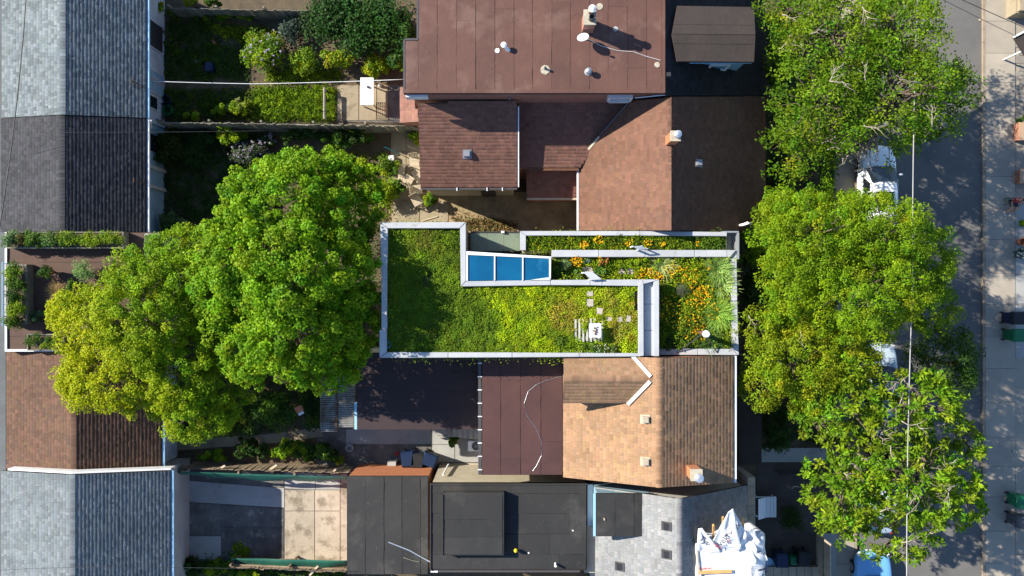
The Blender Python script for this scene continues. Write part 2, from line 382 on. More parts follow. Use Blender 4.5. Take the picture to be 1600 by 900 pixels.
def debris(parent, x0, x1, y0, y1, z, n):                       # blown leaves and grit on a flat roof
    P = np.stack([x0 + RNG.random(n) * (x1 - x0), y0 + RNG.random(n) * (y1 - y0), np.full(n, z)], 1)
    c = pal(n, [(.16,.14,.10), (.12,.08,.05), (.08,.06,.04), (.25,.23,.2), (.08,.09,.03)], .2)
    o = leaf_mesh('roof_debris', P, .018 + .03 * RNG.random(n) ** 4, c, M['leafdull'], parent, .7, 3., fold=.1); o['kind'] = 'stuff'
def fbm(x, y, s=0):
    r = np.zeros_like(x); a = 1.; f = 1.; g = np.random.default_rng(s + 11)
    for _ in range(4):
        th = g.random() * 6.28; ph = g.random(2) * 6.28
        X = x * math.cos(th) + y * math.sin(th); Y = -x * math.sin(th) + y * math.cos(th)
        r += a * np.sin(X * f + ph[0] + .6 * np.sin(Y * f * .7)) * np.sin(Y * f * 1.1 + ph[1]); a *= .6; f *= 2.1
    return r / 1.6
def leaf_mesh(name, P, size, colr, mat_, parent=None, aspect=.6, up=.6, dirs=None, fold=.22, nb=None):
    N = len(P); size = np.broadcast_to(np.asarray(size, float), (N,)) * (.75 + .5 * RNG.random(N))
    if dirs is None:
        n = RNG.normal(0, 1, (N, 3)); n[:, 2] = np.abs(n[:, 2]) + up * 1.6
        if nb is not None: n = n * .8 + nb
        n /= np.linalg.norm(n, axis=1)[:, None]
        t = RNG.normal(0, 1, (N, 3)); t -= n * (t * n).sum(1)[:, None]; t /= np.linalg.norm(t, axis=1)[:, None]
    else:
        t = dirs / np.linalg.norm(dirs, axis=1)[:, None]
        n = RNG.normal(0, .35, (N, 3)); n[:, 2] += 1; n -= t * (t * n).sum(1)[:, None]; n /= np.linalg.norm(n, axis=1)[:, None]
    b = np.cross(n, t); s = size[:, None]
    V = np.stack([P - t * s * .5, P + b * s * aspect * .5 + n * s * fold * .5 + t * s * .05, P + t * s * .5 - n * s * .08,
                  P - b * s * aspect * .5 + n * s * fold * .5 + t * s * .05], 1).reshape(-1, 3)
    F = (np.arange(N) * 4)[:, None] + np.array([0, 3, 2, 1])
    return np_mesh(name, V, F, np.repeat(np.clip(colr, .002, .9), 4, 0), mat_, parent)
def pal(N, base, j=.18, hue=.10):
    base = np.array(base, float); c = base[RNG.integers(0, len(base), N)]
    c = c * (1 + RNG.normal(0, j, (N, 1))); c[:, 0] *= 1 + RNG.normal(0, hue, N)
    return np.clip(c, .002, .9)
def puff(cent, per, r, squash=.6):
    K = len(cent); d = RNG.normal(0, 1, (K, per, 3)); d /= np.linalg.norm(d, axis=2)[..., None]
    rr = .45 + .55 * RNG.random((K, per, 1)) ** .6; d[..., 2] = np.abs(d[..., 2]) * np.where(RNG.random((K, per)) < .75, 1, -1); rad = np.broadcast_to(np.asarray(r, float), (K,))[:, None, None]
    o = d * rr * rad; o[..., 2] *= squash
    return (np.asarray(cent)[:, None, :] + o).reshape(-1, 3)
def limb(mb, a, b, r0, r1, wob=.12, seg=4, n=6):
    a = Vector(a); b = Vector(b); L = (b - a).length; pts = []
    for i in range(seg + 1):
        t = i / seg; p = a.lerp(b, t) + Vector((0, 0, math.sin(t * math.pi) * L * .06))
        if 0 < i < seg: p += Vector((random.gauss(0, 1), random.gauss(0, 1), random.gauss(0, .6))) * wob * L * .4
        pts.append(p)
    mb.tube(pts, [r0 + (r1 - r0) * (i / seg) ** .8 for i in range(seg + 1)], n)
    return pts
def tree(label, base, lobes, clumps, per, leaf, palette, trunk_r=.2, clump_r=.42, bark='bark', style='puff', name='broadleaf_tree',
         group=None, aspect=.62, lpal=None, bare=0, low=-.25, cj=.16, up=.6, droop=0.):
    b = W(*base); root = thing(name, label, 'tree', b, group)
    C = []; lob = []; area = sum(l[3] * l[4] for l in lobes)
    LI = []
    for li, (px, py, z, rx, ry, rz) in enumerate(lobes):
        c = np.array(W(px, py, z)); s = (CAMH - z) / FPX
        K = max(4, int(clumps * rx * ry / area)); lob.append(c)
        d = RNG.normal(0, 1, (K * 4, 3)); d /= np.linalg.norm(d, axis=1)[:, None]; d = d[d[:, 2] > low][:K]
        rad = np.clip(RNG.normal(.86, .13, (len(d), 1)), .3, 1.08)
        rad = rad * (1 + .13 * fbm(d[:, 0] * 4 + d[:, 2] * 2 + li, d[:, 1] * 4 - d[:, 2], li + 40))[:, None]
        C.append(c + d * rad * np.array([rx * s, ry * s, rz])); LI += [li] * len(d)
    C = np.concatenate(C); LI = np.array(LI)
    # trunk and limbs
    tm = MB(); bm_ = MB()
    mean = np.mean(lob, 0); zb = min(l[2] - l[5] for l in lobes); fork = Vector((b.x + (mean[0] - b.x) * .35, b.y + (mean[1] - b.y) * .35, max(1.8, zb * .9 + .3)))
    tm.tube([b, b + Vector((.02, .03, .5)), b.lerp(fork, .6) + Vector((.06, -.05, 0)), fork], [trunk_r * 1.35, trunk_r, trunk_r * .9, trunk_r * .8], 10)
    for li, c in enumerate(lob):
        limb(bm_, fork, c, trunk_r * .55, trunk_r * .25, .2, 5, 7)
        idx = np.where(LI == li)[0]
        for k in RNG.permutation(idx)[:max(3, int(len(idx) * (.3 if style == 'rosette' else .06)))]:
            limb(bm_, c, C[k], trunk_r * .2, .012, .22, 4, 5)
    if style == 'rosette':
        K = len(C); nl = per; th = RNG.random((K, nl)) * 6.283; el = RNG.normal(.25, .42, (K, nl))
        D = np.stack([np.cos(th) * np.cos(el), np.sin(th) * np.cos(el), np.sin(el)], -1)
        off = RNG.normal(0, clump_r * (.5 if clump_r > .3 else .3), (K, nl, 3)) * np.array([1, 1, .5])
        P = (C[:, None, :] + off + D * leaf * .55).reshape(-1, 3); D = D.reshape(-1, 3)
    else:
        P = puff(C, per, clump_r * (.7 + .6 * RNG.random(len(C)))); D = None
        if droop: P[:, 2] -= droop * RNG.random(len(P)) ** 2
    K = len(C); cc = pal(K, palette, cj, .12)
    cols = np.repeat(cc, per, 0) * (1 + RNG.normal(0, .16, (K * per, 1)))
    if lpal is not None:                                     # colour of its own by place in the crown (e.g. new yellow growth)
        wgt = lpal(P); cols = cols * (1 - wgt[:, None]) + pal(len(P), LP_Y, .15) * wgt[:, None]
    keep = P[:, 2] > .6
    nb = None
    if D is None:
        nb = P - np.repeat(C, per, 0); nb /= np.linalg.norm(nb, axis=1)[:, None] + 1e-6; nb = nb[keep] * .7
    tm.build('trunk', M[bark], root, smooth=True)
    bm_.build('branches', M[bark], root, smooth=True)
    leaf_mesh('crown', P[keep], leaf, cols[keep], M['leaf'], root, aspect, up, None if D is None else D[keep], nb=nb)
    if bare:                                                # pale leafless branches that show through the leaves
        top = C[np.argsort(-C[:, 2])][:int(K * .75)]; cen = np.mean(lob, 0)
        for _ in range(bare):
            tw = MB(); p = Vector(top[RNG.integers(0, len(top))]) + Vector((0, 0, clump_r * 1.0))
            a = math.atan2(cen[1] - p.y, cen[0] - p.x) + random.gauss(0, .7)
            L = random.uniform(.5, 1.0); q = p + Vector((math.cos(a) * L, math.sin(a) * L, random.uniform(0, .2))); main = limb(tw, p, q, .028, .013, .12, 5, 5)
            for j in range(random.randint(4, 7)):
                b0 = main[random.randint(1, 4)]; a2 = a + random.choice((-1, 1)) * random.uniform(.3, .9); l2 = random.uniform(.25, .6)
                q2 = b0 + Vector((math.cos(a2) * l2, math.sin(a2) * l2, random.uniform(-.05, .15))); limb(tw, b0, q2, .013, .007, .15, 3, 4)
            tw.build('bare_branch', M['palebark'], root, smooth=True)
    return root
LP_Y = [(.36, .40, .005), (.30, .37, .005), (.42, .43, .006)]
def inside(px, py, poly):
    r = np.zeros(len(px), bool); n = len(poly)
    for i in range(n):
        (x0, y0), (x1, y1) = poly[i], poly[(i + 1) % n]
        c = ((y0 > py) != (y1 > py)) & (px < (x1 - x0) * (py - y0) / (y1 - y0 + 1e-9) + x0); r ^= c
    return r
def scatter(poly, n):
    P = np.array(poly, float); lo = P.min(0); hi = P.max(0); out = []; got = 0
    while got < n:
        q = lo + RNG.random((n, 2)) * (hi - lo); q = q[inside(q[:, 0], q[:, 1], poly)]; out.append(q); got += len(q)
    return np.concatenate(out)[:n]
def to_world(q, z):
    s = (CAMH - z) / FPX
    return np.stack([(q[:, 0] - 800) * s, (450 - q[:, 1]) * s, np.broadcast_to(z, (len(q),))], 1)
def patch(name, label, cat, poly, z, n, leaf, h, colfn, seed=0, mat_='leafdull', freq=1.6, aspect=.6, up=.5, clump=0, parent=None, fold=.22, cs=1., holes=()):
    # ground cover: a mass of leaves over a polygon given in photo pixels at height z
    if clump:
        q = scatter(poly, n // clump); base = to_world(q, z); r = (.07 + .15 * RNG.random(len(q))) * cs
        P = np.repeat(base, clump, 0) + RNG.normal(0, 1, (len(q) * clump, 3)) * np.repeat(r, clump)[:, None] * np.array([.8, .8, .0])
        qq = np.repeat(q, clump, 0); dome = np.exp(-((P - np.repeat(base, clump, 0)) ** 2).sum(1) / (2 * np.repeat(r, clump) ** 2))
        hh = np.repeat(h * (.2 + .5 * RNG.random(len(q)) + .45 * np.clip(.5 + .6 * fbm(base[:, 0] * 1.3, base[:, 1] * 1.3, seed), 0, 1.2)), clump) * (.25 + .75 * dome)
        nb = .45 * (P - np.repeat(base, clump, 0)) / (np.repeat(r, clump)[:, None] + 1e-6)
        col = (np.repeat(colfn(q), clump, 0) * .65 + colfn(qq) * .35) * np.repeat(1 + RNG.normal(0, .2, (len(q), 1)), clump, 0)
        P[:, 2] = z + .02 + hh * (.84 + .16 * RNG.random(len(P)))
    else:
        nb = None; qq = scatter(poly, n); P = to_world(qq, z); col = colfn(qq)
        P[:, 2] += .02 + h * np.clip(.5 + .5 * fbm(P[:, 0] * freq, P[:, 1] * freq, seed), .05, 1.2) * (.4 + .6 * RNG.random(len(P)))
    if holes:
        px = 800 + P[:, 0] * FPX / (CAMH - P[:, 2]); py = 450 - P[:, 1] * FPX / (CAMH - P[:, 2]); ok = np.ones(len(P), bool)
        for (hx, hy, hw, hh_) in holes: ok &= ~((abs(px - hx) < hw / 2 + .5) & (abs(py - hy) < hh_ / 2 + .5))
        P = P[ok]; col = col[ok]; nb = nb[ok] if nb is not None else None
    o = leaf_mesh(name, P, leaf, col, M[mat_], parent, aspect, up, fold=fold, nb=nb)
    if parent is None: o['label'] = label; o['category'] = cat
    o['kind'] = 'stuff'
    return o
def shrub(label, px, py, rpx, h, n=900, leaf=.09, palette=((.05,.11,.012),), z0=0., name='shrub', cat='shrub', group=None, ry=None, flowers=None, squash=.8, pot=None, cl=None, aspect=.6, dense=.42):
    b = W(px, py, z0 + h * .55); b.z = z0; s = (CAMH - z0 - h) / FPX; rx = rpx * s; ry_ = (ry or rpx) * s
    root = thing(name, label, cat, b, group)
    K = cl or max(7, int(n / 55)); d = RNG.normal(0, 1, (K * 4, 3)); d /= np.linalg.norm(d, axis=1)[:, None]; d = d[d[:, 2] > -.35][:K]
    zc = z0 + h * .55; cr = min(rx, ry_) * dense
    C = np.array([b.x, b.y, zc]) + d * np.clip(RNG.normal(.72, .26, (len(d), 1)), .15, 1.3) * np.array([max(rx - cr * .5, .05), max(ry_ - cr * .5, .05), h * .42])
    per = max(6, n // len(C)); P = puff(C, per, cr, .75); P[:, 2] = np.maximum(P[:, 2], z0 + .05)
    cc = np.repeat(pal(len(C), palette, .16), per, 0) * (1 + RNG.normal(0, .15, (len(P), 1)))
    nb = P - np.repeat(C, per, 0); nb /= np.linalg.norm(nb, axis=1)[:, None] + 1e-6
    leaf_mesh('foliage', P, leaf, cc, M['leaf'], root, aspect, .6, nb=nb * .6)
    st = MB()
    for k in range(min(6, len(C))): st.tube([(b.x + random.gauss(0, .03), b.y + random.gauss(0, .03), z0 - .02), (b.x * .5 + C[k][0] * .5, b.y * .5 + C[k][1] * .5, z0 + h * .3), tuple(C[k])], [.022, .016, .008], 5)
    st.build('stems', M['bark'], root, smooth=True)
    if flowers:
        col_, nf, sz = flowers; i = RNG.integers(0, len(P), nf); Q = P[i].copy(); Q[:, 2] += h * .12
        Q = puff(Q, 6, sz * .7, .4)
        leaf_mesh('flowers', Q, sz, pal(len(Q), col_, .12, .05), M['petal'], root, .8, 1.2)['kind'] = 'stuff'
    if pot:
        MB().lathe((b.x, b.y, z0), [(pot * .72, 0), (pot, .28), (pot * 1.08, .28), (pot * 1.08, .33), (pot * .9, .33), (pot * .88, .29)], 16).build('pot', M['terracotta'], root, smooth=False)
    return root
def blades(c, n, length, spread, colr, width=.018, base_r=.12):
    th = RNG.random(n) * 6.283; L = length * (.6 + .5 * RNG.random(n)); sp = spread * (.35 + .75 * RNG.random(n)); V = []; br = base_r * np.sqrt(RNG.random(n)); ph = RNG.random(n) * 6.283
    bx = c[0] + br * np.cos(ph); by = c[1] + br * np.sin(ph)
    for k, t in enumerate((0, .35, .7, 1.)):
        r = sp * L * t ** 1.5; z = c[2] + L * (t - .5 * sp * t ** 2.2); w = width * (1, .95, .7, .12)[k]
        for sgn in (-1, 1):
            V.append(np.stack([bx + r * np.cos(th) - sgn * w * np.sin(th), by + r * np.sin(th) + sgn * w * np.cos(th), z], 1))
    V = np.stack(V, 1).reshape(-1, 3); b = (np.arange(n) * 8)[:, None]
    F = np.concatenate([b + np.array([0, 1, 3, 2]) + 2 * k for k in range(3)], 0)
    return V, F, np.repeat(colr, 8, 0)
def grass_clump(label, px, py, z0, n, length, spread, palette, name='ornamental_grass', group=None, width=.016, base_r=.14):
    c = W(px, py, z0 + length * .4); c.z = z0
    V, F, cc = blades(c, n, length, spread, pal(n, palette, .16), width, base_r)
    o = np_mesh(name, V, F, cc, M['leafdull']); return tag(o, label, 'grass', group)
def fence(label, a, b, h, pw, mat_, name='plank_fence', side=1, gap=.012, thick=.022, rail=True, group=None, tilt=0):
    a = Vector(a); b = Vector(b); d = b - a; L = d.length; ang = math.atan2(d.y, d.x); u = d.normalized(); nrm = Vector((-u.y, u.x, 0)) * side
    root = thing(name, label, 'fence', a, group)
    ms = []
    for k in range(3):
        me = bpy.data.meshes.new('plank'); w = pw - gap; t = thick; hh = h * (1 + (k - 1) * .012)
        bm = bmesh.new(); bmesh.ops.create_cube(bm, size=1)
        for v in bm.verts: v.co = Vector((v.co.x * w, v.co.y * t, (v.co.z + .5) * hh))
        bm.to_mesh(me); bm.free(); me.materials.append(mat_); ms.append(me)
    for i in range(int(L / pw)):
        o = bpy.data.objects.new('plank', random.choice(ms)); COL.objects.link(o); o.parent = root
        o.location = u * (i + .5) * pw + nrm * (.026 + random.gauss(0, .002)) + Vector((0, 0, random.gauss(0, .012) - .02)); o.rotation_euler = (tilt + random.gauss(0, .012), random.gauss(0, .008), ang); LOC[o.name] = a.copy()
    if rail:
        for z in (.35, h - .3): MB().beam(a + Vector((0, 0, z)) - nrm * .01, b + Vector((0, 0, z)) - nrm * .01, .04, .09).build('rail', mat_, root)
        k = max(2, int(L / 2.2) + 1)
        for i in range(k):
            p = a + d * (i / (k - 1)) - nrm * .09; MB().box(p.x - .045, p.x + .045, p.y - .045, p.y + .045, -.05, h + .04).build('post', mat_, root)
    return root
def wheelie_bin(label, px, py, body, lid=None, rz=0, group='wheelie bins', z0=0., s=1.):
    root = thing('wheelie_bin', label, 'bin', (0, 0, 0), group); lid = lid or body
    def ring(w, d, z): return [Vector((x * w / 2 * s, y * d / 2 * s, z * s)) for x, y in ((-1,-1),(1,-1),(1,1),(-1,1))]
    MB().prism(ring(.58, .66, .95), ring(.44, .5, .06)).build('body', body, root, bevel=.02)
    MB().prism([v + Vector((0, 0, .0)) for v in ring(.56, .6, 1.07)], ring(.64, .76, .965)).build('lid', lid, root, bevel=.02)
    MB().tube([(-.26*s, .40*s, .95*s), (-.26*s, .46*s, 1.0*s), (.26*s, .46*s, 1.0*s), (.26*s, .40*s, .95*s)], .016, 6).build('handle', body, root)
    for x in (-.25, .25): MB().tube([(x*s - .03, .26*s, .1*s), (x*s + .03, .26*s, .1*s)], .1*s, 12).build('wheel', M['tyre'], root)
    p = W(px, py, z0 + s); root.location = (p.x, p.y, z0); root.rotation_euler = (0, 0, rz)
    return root
def roof_box_vent(parent, px, py, pl, size, mat_, h=.16, name='roof_vent'):
    p = hit(px, py, pl); s = size / 2; z = p.z
    m = MB(); m.prism([Vector((p.x + x * s * .82, p.y + y * s * .82, z + h)) for x, y in ((-1,-1),(1,-1),(1,1),(-1,1))], [Vector((p.x + x * s, p.y + y * s, z - .12)) for x, y in ((-1,-1),(1,-1),(1,1),(-1,1))])
    o = m.build(name, mat_, parent, bevel=.012)
    MB().slab([Vector((p.x + x * s * 1.25, p.y + y * s * 1.25, plane_z(pl, (p.x + x * s * 1.25, p.y + y * s * 1.25)) + .034)) for x, y in ((-1,-1),(1,-1),(1,1),(-1,1))], .03).build('flashing', mat_, parent)
    return o
def loft(rings):
    m = MB(); n = len(rings[0]); vs = [v for r in rings for v in r]; fs = []
    for i in range(len(rings) - 1):
        for k in range(n): fs.append((i*n + k, i*n + (k+1) % n, (i+1)*n + (k+1) % n, (i+1)*n + k))
    fs += [tuple(range(n))[::-1], tuple((len(rings)-1)*n + k for k in range(n))]
    return m.add(vs, fs)
def car(label, px, py, paint, rz=0, sunroof=False):
    root = thing('parked_car', label, 'car', (0, 0, 0), 'cars parked along the street')
    st = [(-2.22, .62, .42, .70), (-2.15, .80, .34, .88), (-1.7, .88, .30, .95), (-.6, .90, .28, .93), (.55, .90, .28, .93), (1.1, .89, .28, .93), (1.75, .86, .30, .86), (2.12, .76, .34, .74), (2.24, .56, .42, .60)]
    R = []
    for y, w, z0, z1 in st:
        half = [(w * .86, z0), (w, z0 + .12), (w * 1.0, (z0 + z1) * .52), (w * .97, z1 - .13), (w * .86, z1 - .025), (w * .5, z1 + .012)]
        R.append([Vector((x, y, z)) for x, z in half] + [Vector((0, y, z1 + .022))] + [Vector((-x, y, z)) for x, z in half[::-1]])
    loft(R).build('body', paint, root, smooth=True, subsurf=2)
    G = []
    for y, wb, wt, zt in [(-1.85, .70, .62, .96), (-1.35, .80, .62, 1.36), (-.9, .81, .63, 1.45), (0, .81, .64, 1.47), (.35, .81, .62, 1.42), (1.12, .76, .66, .97)]:
        G.append([Vector((wb, y, .90)), Vector((wt + .05, y, zt - .06)), Vector((wt * .8, y, zt - .005)), Vector((0, y, zt + .01)), Vector((-wt * .8, y, zt - .005)), Vector((-wt - .05, y, zt - .06)), Vector((-wb, y, .90))])
    loft(G).build('cabin', paint, root, smooth=True, subsurf=1)
    def pane(name, q, t=.02): MB().slab([Vector(p) for p in q], t).build(name, M['glass'], root)
    pane('windshield', [(-.60, .33, 1.45), (-.3, .44, 1.455), (.3, .44, 1.455), (.60, .33, 1.45), (.70, 1.06, 1.035), (.35, 1.16, 1.03), (-.35, 1.16, 1.03), (-.70, 1.06, 1.035)])
    pane('rear_window', [(-.56, -1.33, 1.42), (.56, -1.33, 1.42), (.62, -1.82, 1.02), (-.62, -1.82, 1.02)])
    for s_ in (-1, 1):
        for a, b in ((-.88, -.12), (-.04, .62)):
            m = MB(); m.add([(s_ * .825, a, .97), (s_ * .825, b, .97), (s_ * .725, b - (.28 if b > 0 else 0), 1.37), (s_ * .725, a, 1.37), (s_ * .80, a, .97), (s_ * .80, b, .97), (s_ * .70, b - (.28 if b > 0 else 0), 1.37), (s_ * .70, a, 1.37)], [(0,1,2,3),(7,6,5,4),(0,4,5,1),(1,5,6,2),(2,6,7,3),(3,7,4,0)]); m.build('side_window', M['glass'], root)
        MB().obox((s_ * .98, .78, .93), .18, .10, .12).build('mirror', paint, root, bevel=.03)
        MB().obox((s_ * .62, 2.10, .60), .30, .16, .12, rz=-s_ * .35).build('headlight', M['lamp'], root, bevel=.02)
        MB().obox((s_ * .66, -2.13, .66), .26, .12, .14, rz=s_ * .3).build('tail_light', M['redlamp'], root, bevel=.02)
        for y in (-1.35, 1.38):
            t = MB().tube([(s_ * .70, y, .32), (s_ * .89, y, .32)], .32, 20).build('wheel', M['tyre'], root, smooth=False)
            MB().tube([(s_ * .885, y, .32), (s_ * .905, y, .32)], .2, 14).build('rim', M['rim'], t)
    MB().box(-.26, .26, 2.225, 2.25, .42, .54).build('number_plate', M['whiteplastic'], root)
    for s_ in (-1, 1): MB().beam((s_ * .05, 1.10, 1.06), (s_ * .05 + .5, .98, 1.115), .02, .012).build('wiper', M['blackplastic'], root)
    if sunroof: MB().box(-.42, .42, -.62, -.1, 1.475, 1.492).build('sunroof', M['glass'], root, bevel=.006)
    p = W(px, py, 1.0); root.location = (p.x, p.y, 0.004); root.rotation_euler = (0, 0, rz)
    return root
def wire(label, pts, r, mat_, name='overhead_wire', cat='wire', group=None):
    P = []
    for (a, b) in zip(pts[:-1], pts[1:]):
        a = Vector(a); b = Vector(b)
        for i in range(10):
            t = i / 10; p = a.lerp(b, t); p.z -= 4 * t * (1 - t) * (b - a).length * .012; P.append(p)
    P.append(Vector(pts[-1]))
    return tag(MB().tube(P, r, 6).build(name, mat_, smooth=True), label, cat, group)

# ------------------------------------------------------------------ ground, road, pavements, yards
def flat(name, poly, z, mat_, t=.06, parent=None):
    o = MB().slab([W(x, y, z) for x, y in poly], t).build(name, mat_, parent)
    if parent is None: o['kind'] = 'structure'
    return o
g = MB(); g.add([(-300,-300,0),(300,-300,0),(300,300,0),(-300,300,0)], [(0,1,2,3)])
g = g.build('ground', M['soil']); g['kind'] = 'structure'
XR0, XR1 = W(1338, 0, .02).x, W(1534, 0, .02).x
r = MB(); r.add([(XR0,-300,.006),(XR1,-300,.006),(XR1,300,.006),(XR0,300,.006)], [(0,1,2,3)]); r = r.build('road', M['asphalt']); r['kind'] = 'structure'
def kerb(x0, x1):
    m = MB(); y = -60
    while y < 60:
        m.box(x0, x1, y + .006, y + 2.994, -.05, .118); y += 3
    o = m.build('kerb', M['kerb']); o['kind'] = 'structure'
kerb(XR1 + .002, XR1 + .12); kerb(XR0 - .13, XR0 - .002)
pe = MB().box(XR1 + .125, XR1 + 1.58, -60, 60, -.05, .085).build('pavement', M['kerb']); pe['kind'] = 'structure'
JY = [-66, -16, 33, 83, 129, 181, 228.5, 276, 325.5, 374, 427, 476, 525, 576, 629, 683, 729, 776.5, 830, 880, 930]
for a, b in zip(JY[:-1], JY[1:]):
    y0 = W(0, b, .12).y + .007; y1 = W(0, a, .12).y - .007
    MB().box(XR1 + .13, XR1 + 1.57, y0, y1, .08, .122 + random.gauss(0, .002)).build('paving_slab', M['walk'], pe)
pw = MB().box(XR0 - 1.15, XR0 - .135, -60, 60, -.05, .085).build('pavement', M['kerb']); pw['kind'] = 'structure'
for i in range(22):
    MB().box(XR0 - 1.14, XR0 - .14, -16.5 + i * 1.5, -16.5 + i * 1.5 + 1.487, .08, .12 + random.gauss(0, .002)).build('paving_slab', M['walk'], pw)
# strip of ground beyond the east pavement
ye = MB().box(XR1 + 1.59, XR1 + 9, -60, 60, -.05, .07).build('front_yard_paving', M['walk']); ye['kind'] = 'structure'
for (x0, y0, x1, y1, nx, ny) in ((1585, 62, 1640, 160, 4, 8),):
    for i in range(nx):
        for j in range(ny):
            a = W(x0 + (x1 - x0) * (i + (j % 2) * .5) / nx, y0 + (y1 - y0) * j / ny, .11); b = W(x0 + (x1 - x0) * (i + 1 + (j % 2) * .5) / nx, y0 + (y1 - y0) * (j + 1) / ny, .11)
            MB().box(a.x + .01, b.x - .01, b.y + .01, a.y - .01, .06, .10 + random.gauss(0, .003)).build('paver', M['brickpave'], ye)
for a, b in ((160, 218), (218, 300), (320, 428), (429, 475), (476, 560), (730, 780), (781, 866), (867, 930)):
    y0 = W(0, b, .1).y + .01; y1 = W(0, a, .1).y - .01
    MB().box(XR1 + 1.60, XR1 + 3.4, y0, y1, .06, .10).build('paving_slab', M['brickpave' if a in (160,) else 'greyconc' if a > 300 and a < 600 else 'walk'], ye)
lane = flat('lane', [(-160, -60), (9, -60), (9, 960), (-160, 960)], .02, M['lane'])
# back-garden beds, paths, yards
flat('garden_path', [(255, 128), (520, 126), (640, 130), (640, 138), (520, 137), (380, 137), (255, 142)], .02, M['drysoil'])
gp = flat('garden_terrace', [(526, 131), (640, 131), (640, 192), (526, 190)], .014, M['dirtshadeconc'])
for (x0, y0, x1, y1) in ((527, 133, 560, 188), (561, 133, 588, 188), (589, 133, 606, 160), (589, 161, 606, 188), (607, 133, 639, 188)):
    MB().pbox(x0, y0, x1, y1, -.02, .03 + random.random() * .012).build('paving_slab', M['patio'] if x0 < 600 else M['dirtshadeconc'], gp)
sp = flat('side_patio', [(612, 200), (660, 200), (660, 300), (905, 300), (905, 362), (606, 362)], .012, M['gravel'])
for (x0, y0, x1, y1) in ((613, 202, 634, 236), (635, 202, 657, 236), (613, 237, 634, 283), (635, 237, 657, 283), (613, 284, 660, 315), (613, 316, 655, 360), (656, 316, 700, 352)):
    MB().pbox(x0, y0, x1, y1, -.02, .03 + random.random() * .006).build('paving_slab', M['patio'], sp)
flat('shaded_bed', [(725, 340), (905, 300), (905, 362), (725, 366)], .045, M['gravel'], .03)
# lower-left walled yard: big concrete plates, sun and shade also put into their tones
yd = flat('walled_yard', [(264, 733), (545, 733), (545, 884), (264, 884)], .012, M['dirtshadeconc'])
for poly, m_ in (([(300, 741), (443, 748), (443, 762), (296, 750)], 'dirtshadeconc'), ([(292, 751), (444, 763), (444, 793), (292, 784)], 'greyconc'),
                 ([(445, 738), (492, 740), (492, 765), (445, 763)], 'greyconc'), ([(493, 740), (531, 742), (531, 765), (493, 765)], 'greyconc'),
                 ([(445, 766), (491, 766), (491, 798), (445, 798)], 'conc'), ([(492, 766), (531, 766), (531, 798), (492, 798)], 'conc'),
                 ([(445, 799), (491, 799), (491, 878), (445, 878)], 'conc'), ([(492, 799), (531, 799), (531, 878), (492, 878)], 'conc'),
                 ([(532, 740), (543, 740), (543, 879), (532, 879)], 'conc'),
                 ([(296, 786), (345, 788), (345, 836), (296, 836)], 'dirtshadeconc'), ([(346, 789), (443, 795), (443, 823), (346, 822)], 'dirtshadeconc'),
                 ([(346, 824), (443, 825), (443, 878), (346, 878)], 'dirtshadeconc'), ([(296, 838), (345, 838), (345, 874), (296, 874)], 'greyconc')):
    MB().slab([W(x, y, .03 + random.random() * .004) for x, y in poly], .05).build('concrete_slab', M[m_], yd)
# passage and rear court of the tan-roofed house
ct = flat('rear_court', [(495, 660), (760, 660), (760, 752), (535, 752), (535, 728), (495, 728)], .012, M['dirtshadeconc'])
for (x0, y0, x1, y1, m_) in ((541, 671, 674, 694, 'greyconc'), (675, 671, 710, 694, 'greyconc'), (675, 695, 710, 722, 'greyconc'), (711, 680, 758, 722, 'greyconc'), (541, 695, 674, 724, 'dirtshadeconc'), (690, 724, 758, 751, 'conc')):
    MB().pbox(x0, y0, x1, y1, -.02, .032 + random.random() * .004).build('paving_slab', M[m_], ct)
flat('concrete_path', [(250, 690), (420, 678), (505, 668), (505, 682), (430, 692), (250, 706)], .03, M['patio'], .05)
fy = flat('front_court', [(1182, 700), (1275, 700), (1275, 900), (1182, 900)], .02, mat('reddish_paving', (.075,.06,.052), (.055,.045,.04), 1.5, fine=.3, bump=.4, bs=20))
flat('front_walk', [(1180, 700), (1306, 700), (1306, 722), (1180, 722)], .05, M['greyconc'])

# ------------------------------------------------------------------ shingle colours
def tones(c, spread=.16, n=6, warm=.03):
    r = random.Random(5); return [tuple(v * (1 + spread * (2 * i / (n - 1) - 1)) * (1 + r.uniform(-warm, warm)) for v in c) for i in range(n)]
GREYL = tones((.112,.132,.142), .24); GREYK = tones((.112,.130,.141), .16); CHAR = tones((.036,.037,.042), .22)
BRNL = tones((.088,.052,.036), .17, warm=.07); BRNE = tones((.120,.064,.044), .12, warm=.05); BRNB = tones((.150,.078,.060), .12, warm=.04)
TANF = tones((.232,.143,.083), .11, warm=.05); GREYJ = tones((.172,.176,.178), .12)

